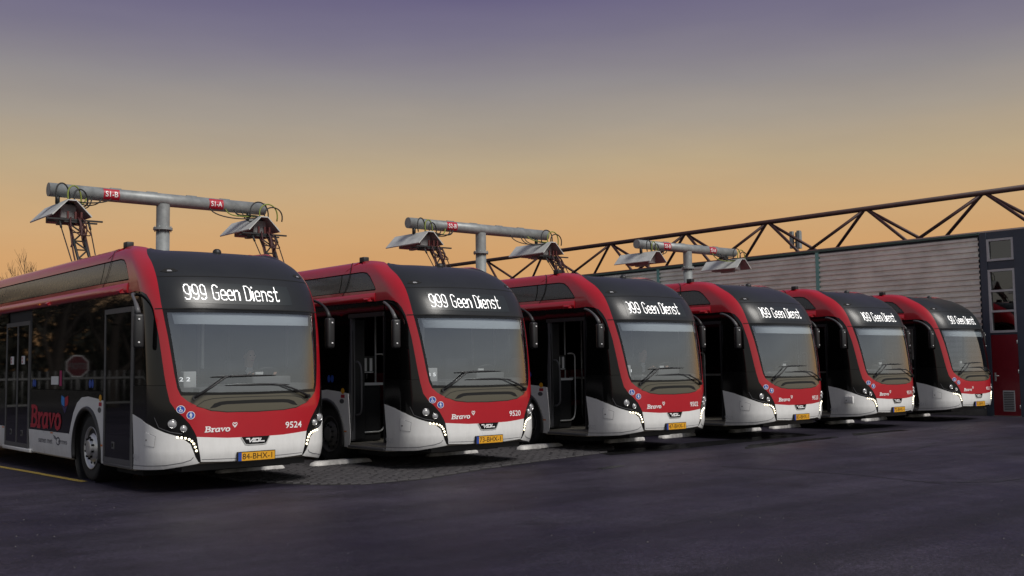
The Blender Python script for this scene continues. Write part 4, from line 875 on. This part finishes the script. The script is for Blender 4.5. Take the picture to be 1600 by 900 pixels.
# ------------------------------------------------------------------ depot building
XW = 23.14
bld = empty('depot_building', (XW, 1.1, 0), 'depot hall with ribbed metal wall, red door and rusty roof truss', 'building')
def lb(o): return o
ox, oy = XW, 1.1
def rib_sheet(y0, y1, z0, z1):
    b = MB(); pitch = .158; prof = []
    z = z0
    while z < z1-pitch:
        prof += [(.0, z), (.0, z+pitch*.30), (-.062, z+pitch*.42), (-.062, z+pitch*.84), (.0, z+pitch*.999)]; z += pitch
    n = len(prof); V = [(x, y0-oy, zz) for x, zz in prof]+[(x, y1-oy, zz) for x, zz in prof]
    b.add(V, [(k, k+1, n+k+1, n+k) for k in range(n-1)]); return b.mesh('cladding_sheet', CLAD)
ys = [1.16, 6.55, 13.45, 20.35, 27.25, 34.15, 41]
for a, c in zip(ys, ys[1:]): link('cladding_sheet', rib_sheet(a+.06, c-.06, .2, 5.15), bld)
for y in ys[1:]:
    b = MB(); b.box(-.075, .05, y-.06-oy, y+.06-oy, 0, 5.15); b.obj('post', TEAL, bld)
b = MB(); b.box(-.10, .35, 1.16-oy, 41-oy, 5.15, 5.21); b.obj('capping', GREENC, bld)
b = MB(); b.box(.02, .30, 1.16-oy, 41-oy, 0, 5.149); b.box(.31, 22, -.29-oy, 41-oy, 4.95, 5.10); b.box(.29, 22, 41-oy, 41.3-oy, 0, 5.1); b.box(21.9, 22.1, -.29-oy, 41.-oy, 0, 4.94); b.obj('core_wall', NAVY, bld)
b = MB(); b.box(-.06, .019, 1.16-oy, 41-oy, 0, .20); b.obj('plinth', mat('concrete', (.16, .155, .15), .85, vary=.25, vscale=3), bld)
# navy front section with door and windows: posts, rails
for (y0, y1) in ((.965, 1.16), (-.12, .205)):
    b = MB(); b.box(-.09, .22, y0-oy, y1-oy, 0, 5.20); b.obj('column', NAVY, bld)
for k, (z0, z1) in enumerate(((4.14, 4.36), (5.01, 5.20), (2.285, 2.335))):
    b = MB(); b.box(-.06, .2, .2051-oy, .9649-oy, z0, z1); b.obj('rail', NAVY, bld)
b = MB(); b.box(-.02, .2, -.45-oy, -.121-oy, 0, 5.19); b.box(.2, 22, -.45-oy, -.30-oy, 0, 5.19); b.obj('wall_panel', NAVY, bld)
def window(z0, z1, panes):
    y0, y1 = .206-oy, .964-oy; fwd = .062
    b = MB(); b.box(-.085, .06, y0, y0+fwd, z0, z1); b.box(-.085, .06, y1-fwd, y1, z0, z1); b.box(-.085, .06, y0+fwd, y1-fwd, z1-fwd, z1); b.box(-.085, .06, y0+fwd, y1-fwd, z0, z0+fwd)
    h = (z1-z0-fwd)/panes
    for k in range(1, panes): b.box(-.08, .06, y0+fwd, y1-fwd, z0+k*h, z0+k*h+fwd*.9)
    w = b.obj('window', WINFR, bld)
    for k in range(panes):
        p = MB(); p.box(-.02, -.012, y0+fwd, y1-fwd, z0+k*h+fwd, z0+(k+1)*h); p.obj('pane', PANE, w)
    return w
window(4.37, 5.0, 1); w3 = window(2.34, 4.13, 3)
b = MB(); b.tube([(1.5, -.95, 3.45), (1.5, -.35, 3.45)], .02, 6); b.obj('lamp_tube', LAMPW, w3)
b = MB(); b.box(-.075, -.01, .215-oy, .955-oy, .02, 2.28); dr = b.obj('door', DOORR, bld)
b = MB(); b.box(-.083, -.0755, .36-oy, .69-oy, .14, .72); g = b.obj('vent_grille', WINFR, dr)
for k in range(11):
    s = MB(); s.box(-.092, -.0835, .385-oy, .665-oy, .17+k*.048, .17+k*.048+.030); s.obj('slat', GREYT, g)
b = MB(); b.box(-.082, -.0755, .855-oy, .90-oy, .98, 1.22); b.tube([(-.075, .878-oy, 1.13), (-.13, .878-oy, 1.13), (-.13, .76-oy, 1.13)], .012, 8); b.obj('handle', CHROME, dr)
for z in (.22, 1.2, 2.02):
    b = MB(); b.tube([(-.085, .225-oy, z), (-.085, .225-oy, z+.1)], .014, 8); b.obj('hinge', CHROME, dr)
b = MB(); b.box(-.13, .1, .2-oy, .97-oy, 0, .018); b.obj('threshold', mat('concrete', (.16, .155, .15), .85), dr)
# roof truss: node positions measured along the wall
kx = 24.3; sc_ = (kx+6.545)/(XW+6.545)
ny = [(y+13.135)*sc_-13.135 for y in (1.0, 4.77, 8.48, 12.11, 15.96, 19.9, 23.8, 27.7, 31.6, 35.5)]; nzt = 1.591+(6.36-1.591)*sc_
b = MB(); b.tube([(kx-ox, ny[0]-1.9-oy, nzt), (kx-ox, ny[-1]+2-oy, nzt)], .085, 14); tr = b.obj('roof_truss', TRUSS, bld)
for xb in (kx-.75, kx+.75):
    b = MB(); b.tube([(xb-ox, ny[0]-1.9-oy, 5.24), (xb-ox, ny[-1]+2-oy, 5.24)], .07, 10); b.obj('bottom_chord', TRUSS, tr)
for k, y in enumerate(ny):
    for dy in (-1, 1):
        nb_ = ny[k+dy] if 0 <= k+dy < len(ny) else y+dy*3.86
        for xb in (kx-.75, kx+.75):
            b = MB(); b.tube([(kx-ox, y-oy+dy*.06, nzt-.04), (xb-ox, (y+nb_)/2-oy-dy*.1, 5.22)], .052, 8); b.obj('brace', TRUSS, tr)

# ------------------------------------------------------------------ phone mast beyond the depot, trees, fence, stop sign
C0 = Vector((-6.545, -13.135, 1.591))
pm0 = C0+Vector((.8484, .5852, 0))*92; ma_ = empty('phone_mast', (pm0.x, pm0.y, 0), 'slim phone mast with antenna panels beyond the depot roof', 'mast')
b = MB(); b.tube([(0, 0, 0), (0, 0, 12.9)], [.35, .12], 8); b.obj('pole', ARM, ma_)
for k in range(3):
    a = k*2.1; b = MB(); b.box(.42*math.cos(a)-.14, .42*math.cos(a)+.14, .42*math.sin(a)-.14, .42*math.sin(a)+.14, 11.5, 13.0); b.tube([(0, 0, 12), (.42*math.cos(a), .42*math.sin(a), 12)], .06, 5); b.obj('antenna_panel', GALV, ma_)
b = MB(); b.lathe([(0, .3), (.2, .3), (.25, .001)], 'y', 12, (.7, -.2, 10.3)); b.lathe([(0, .25), (.2, .25), (.25, .001)], 'y', 12, (-.6, -.2, 10.6)); b.tube([(-.7, -.1, 10.5), (.8, -.1, 10.4)], .06, 5); b.obj('dish', GALV, ma_)

def bare_tree(seed, H, spread=.42, depth=5):
    rnd = random.Random(seed); b = MB()
    def grow(p, d, Ln, r, lev):
        pts = [p]; q = p; dd = d
        for k in range(3):
            dd = (dd+Vector((rnd.uniform(-.13, .13), rnd.uniform(-.13, .13), rnd.uniform(0, .12)))).normalized(); q = q+dd*Ln/3; pts.append(q)
        b.tube(pts, [r, r*.85, r*.72, r*.6], 6 if lev < 2 else 4 if lev < 4 else 3, cap=False)
        if lev >= depth: return
        for k in range(rnd.randint(3, 4) if lev < depth-1 else 4):
            a = rnd.uniform(0, 6.28); el = rnd.uniform(.35, .95)*spread*1.6
            ax = dd.orthogonal(); ax.rotate(Matrix.Rotation(a, 3, dd)); nd = (dd*math.cos(el)+ax*math.sin(el)).normalized()
            grow(pts[rnd.choice((1, 2, 3, 3))], (nd+Vector((0, 0, .12))).normalized(), Ln*rnd.uniform(.55, .8), r*rnd.uniform(.42, .6), lev+1)
    grow(Vector((0, 0, 0)), Vector((0, 0, 1)), H*.36, H*.030, 0)
    return b.mesh('tree', BARK)
def leaf_mass(seed, n, rx, rz, zc):
    rnd = random.Random(seed); b = MB()
    for k in range(n):
        while True:
            p = Vector((rnd.uniform(-1, 1), rnd.uniform(-1, 1), rnd.uniform(-1, 1)))
            if p.length < 1: break
        p = Vector((p.x*rx, p.y*rx, zc+p.z*rz)); a = Vector((rnd.uniform(-1, 1), rnd.uniform(-1, 1), rnd.uniform(-1, 1))).normalized(); c = a.orthogonal().normalized(); s = rnd.uniform(.05, .11)
        b.add([p-a*s, p+c*s*.6, p+a*s, p-c*s*.6], [(0, 1, 2, 3)])
    return mesh_from('ivy', b.v, b.f, IVY)
tm = [bare_tree(11, 8.2), bare_tree(23, 9.5), bare_tree(5, 7.6, .3)]
def place_tree(x, y, me, s, rz, label, group=None, ivy=False):
    t = empty('bare_tree', (x, y, 0), label, 'tree', group); o = link('trunk_and_branches', me, t); t.scale = (s, s, s); t.rotation_euler = (0, 0, rz)
    if ivy: link('ivy', leaf_mass(int(x*10), 1500, 1.1, 2.2, 3.2), t)
    return t
place_tree(7.5, 39.0, tm[0], .80, .4, 'bare tree with bushy lower branches behind the bus with the closed door', None, True)
place_tree(8.8, 39.8, tm[2], .92, 2.0, 'slender bare tree standing tallest behind the closed bus', None)
place_tree(10.1, 40.5, tm[1], .68, 1.1, 'low bare tree at the end of the tree clump behind the closed bus', None, True)
rnd = random.Random(2)
for k in range(9):
    place_tree(-18+k*1.75+rnd.uniform(-.6, .6), 36+rnd.uniform(-3, 3)-abs(k-6)*.3, tm[k % 3], rnd.uniform(.95, 1.35), rnd.uniform(0, 6), 'bare tree along the yard fence, mirrored in the dark bus windows', 'bare trees mirrored in the bus windows')
wd = MB(); rw = random.Random(9)
for k in range(36000):
    x = rw.uniform(-30, -1.5); y = 41+rw.uniform(0, 3); z = 10.0*rw.random()**1.15*(.75+.25*math.sin(x*.9)+.15*math.sin(x*2.3)); a_ = Vector((rw.uniform(-.6, .6), rw.uniform(-.6, .6), 1)).normalized(); c_ = Vector((rw.uniform(-1, 1), rw.uniform(-1, 1), 0)).normalized(); q_ = rw.uniform(.12, .34); p_ = Vector((x, y, z))
    wd.add([p_-a_*q_, p_+c_*q_*.33, p_+a_*q_, p_-c_*q_*.33], [(0, 1, 2, 3)])
tag(link('woodland', mesh_from('woodland', wd.v, wd.f, IVY)), 'dark dense thicket behind the yard fence, mirrored in bus windows', 'thicket', kind='stuff')
fe = empty('steel_fence', (-18, 30, 0), 'pale steel bar fence mirrored in the dark bus windows', 'fence')
b = MB(); b.tube([(0, 0, .05), (0, 0, 1.65)], .028, 5); bar_me = b.mesh('fence_bar', FENCE)
for k in range(64): link('fence_bar', bar_me, fe, (k*.3, 0, 0))
for z in (.35, 1.35):
    b = MB(); b.box(-.1, 19.1, -.05, -.02, z-.04, z+.04); b.obj('fence_rail', FENCE, fe)
ss = empty('stop_sign', (-8.0, 24.3, 0), 'red octagonal stop sign on a post, mirrored in the dark bus windows', 'sign')
b = MB(); b.tube([(0, .03, 0), (0, .03, 2.2)], .035, 8); b.obj('post', FENCE, ss)
oc = [(.40*math.cos(math.pi/8+k*math.pi/4), 1.8+.40*math.sin(math.pi/8+k*math.pi/4)) for k in range(8)]
b = MB(); b.prism(oc, -.01, .01); so_ = b.obj('sign_plate', FAINT, ss)
b = MB(); b.prism([(x*.92, 1.8+(z-1.8)*.92) for x, z in oc], -.016, -.0105); b.obj('sign_face', mat('stop_sign_red', (.06, .003, .007), .5), so_)
b = MB(); [b.add([(-.27+u, -.018, 1.69+v_) for u, v_ in v], f) for v, f in text_flat('STOP', .22, .54, .02)]; link('sign_text', mesh_from('sign_text', b.v, b.f, GREYT), so_)

# ------------------------------------------------------------------ drivers
def driver(X, Y, label):
    p = empty('person', (X+.52, Y+1.22, 0), label, 'person')
    me = bpy.data.meshes.new('body')
    J = [((0, .12, 1.12), .15, .13), ((0, .13, 1.32), .155, .115), ((0, .10, 1.50), .17, .11), ((0, .08, 1.58), .08, .075), ((0, .06, 1.66), .055, .06), ((0, .03, 1.74), .075, .09), ((0, .025, 1.83), .078, .095), ((0, .03, 1.895), .05, .06)]
    V = [j[0] for j in J]; R = [(j[1], j[2]) for j in J]; Eg = [(i, i+1) for i in range(len(J)-1)]
    def chain(root, pts):
        k = root
        for c, r in pts: V.append(c); R.append((r, r)); Eg.append((k, len(V)-1)); k = len(V)-1
        return k
    for sx in (-1, 1):
        h = chain(2, [((sx*.19, .10, 1.53), .065), ((sx*.25, .0, 1.33), .05), ((sx*.23, -.22, 1.40), .040), ((sx*.21, -.33, 1.50), .030), ((sx*.205, -.38, 1.53), .032)])
        for k in range(4): chain(h, [((sx*(.215-.018*k), -.425-.004*(k % 2), 1.555-.006*k), .0095), ((sx*(.21-.018*k), -.44, 1.53), .0085), ((sx*(.205-.018*k), -.425, 1.505), .008)])
        chain(h, [((sx*.165, -.40, 1.53), .010), ((sx*.155, -.425, 1.54), .009)])
        chain(0, [((sx*.11, -.02, 1.08), .095), ((sx*.14, -.36, 1.09), .075), ((sx*.14, -.42, .80), .055), ((sx*.14, -.42, .50), .045), ((sx*.14, -.52, .45), .045)])
    me.from_pydata(V, Eg, []); o = bpy.data.objects.new('body', me); COL.objects.link(o)
    sk = o.modifiers.new('s', 'SKIN'); sk.use_smooth_shade = True
    for v, r in zip(me.skin_vertices[0].data, R): v.radius = r
    me.skin_vertices[0].data[0].use_root = True
    sb = o.modifiers.new('d', 'SUBSURF'); sb.levels = 2; sb.render_levels = 2
    bpy.context.view_layer.update(); ev = bpy.data.meshes.new_from_object(o.evaluated_get(bpy.context.evaluated_depsgraph_get()))
    bpy.data.objects.remove(o); ev.name = 'body'; ev.materials.clear(); ev.materials.append(JACKET); ev.materials.append(SKIN); ev.materials.append(SHIRT)
    for f in ev.polygons:
        c = f.center; f.use_smooth = True
        f.material_index = 1 if (c.z > 1.63 or (c.y < -.34 and c.z > 1.45)) else 2 if (abs(c.x) < .05 and c.y < .03 and c.z > 1.42) else 0
    bd = link('body', ev, p)
    b = MB(); b.lathe([(-.11, .006), (-.085, .05), (-.02, .088), (.04, .096), (.075, .085)], 'y', 20); hm = b.mesh('hair', HAIR)
    hb = MB()
    for i in range(9):
        for j in range(17): 
            th = i/8*1.45; ph = j/16*2*math.pi; hb.v.append((.082*math.sin(th)*math.cos(ph), .048+.098*math.sin(th)*math.sin(ph)+.012*(1-math.cos(th)), 1.815+.105*math.cos(th)+(-.05 if math.sin(ph) > .2 and i == 8 else 0)))
    for i in range(8):
        for j in range(16): a0 = i*17+j; hb.f.append((a0, a0+1, a0+18, a0+17)); hb.m.append(0); hb.s.append(True)
    link('hair', mesh_from('hair', hb.v, hb.f, HAIR, None, True), p)
    nb = MB(); nb.add([(0, -.068, 1.79), (-.014, -.07, 1.755), (.014, -.07, 1.755), (0, -.092, 1.757), (0, -.066, 1.748)], [(0, 1, 3), (0, 3, 2), (1, 4, 3), (3, 4, 2)], 0, True); nb.obj('nose', SKIN, bd)
    for sx in (-1, 1):
        eb = MB(); eb.lathe([(-.006, .0005), (-.004, .006), (0, .010)], 'y', 10, (sx*.030, -.062, 1.80)); eb.obj('eye', HOLE, bd)
        er = MB(); er.lathe([(-.008, .006), (-.010, .020), (.0, .026), (.008, .018)], 'x', 10, (sx*.083, .03, 1.785)); er.obj('ear', SKIN, bd)
    mo = MB(); mo.box(-.024, .024, -.070, -.060, 1.722, 1.729); mo.obj('mouth', MAG, bd)
    return p
driver(BUS[0][0], BUS[0][1], 'person in dark jacket seated at the wheel of bus 9524')
driver(BUS[2][0], BUS[2][1], 'person in dark suit and white collar seated in bus 9502')

# ------------------------------------------------------------------ low hedge far behind the parked row
hm_ = MB(); rh = random.Random(4)
for k in range(12000):
    x = rh.uniform(-45, 22); y = 62+rh.uniform(0, 3); z = 3.4*rh.random()*(.8+.2*math.sin(x*.7)+.1*math.sin(x*1.9)); a_ = Vector((rh.uniform(-1, 1), rh.uniform(-1, 1), rh.uniform(-1, 1))).normalized(); c_ = a_.orthogonal().normalized(); q_ = rh.uniform(.12, .28); p_ = Vector((x, y, z))
    hm_.add([p_-a_*q_, p_+c_*q_*.6, p_+a_*q_, p_-c_*q_*.6], [(0, 1, 2, 3)])
tag(link('hedge', mesh_from('hedge', hm_.v, hm_.f, IVY)), 'low dark hedge far behind the parked buses', 'hedge', kind='stuff')
# ------------------------------------------------------------------ grit and small litter on the yard
rg = random.Random(21); gm = MB()
for k in range(800):
    x = rg.uniform(-5, 16); y = -10.5+13.0*rg.random(); q = rg.uniform(.004, .012)*(1.5 if rg.random() < .08 else 1); a = rg.uniform(0, 6.28)
    v = [(x+q*math.cos(a+i*1.57)*rg.uniform(.6, 1.2), y+q*math.sin(a+i*1.57)*rg.uniform(.6, 1.2), .001) for i in range(4)]+[(x, y, .001+q*.8)]
    gm.add(v, [(0, 1, 4), (1, 2, 4), (2, 3, 4), (3, 0, 4)])
tag(link('grit', mesh_from('grit', gm.v, gm.f, mat('grit_stone', (.06, .056, .058), .8))), 'loose grit scattered over the asphalt yard', 'grit', kind='stuff')
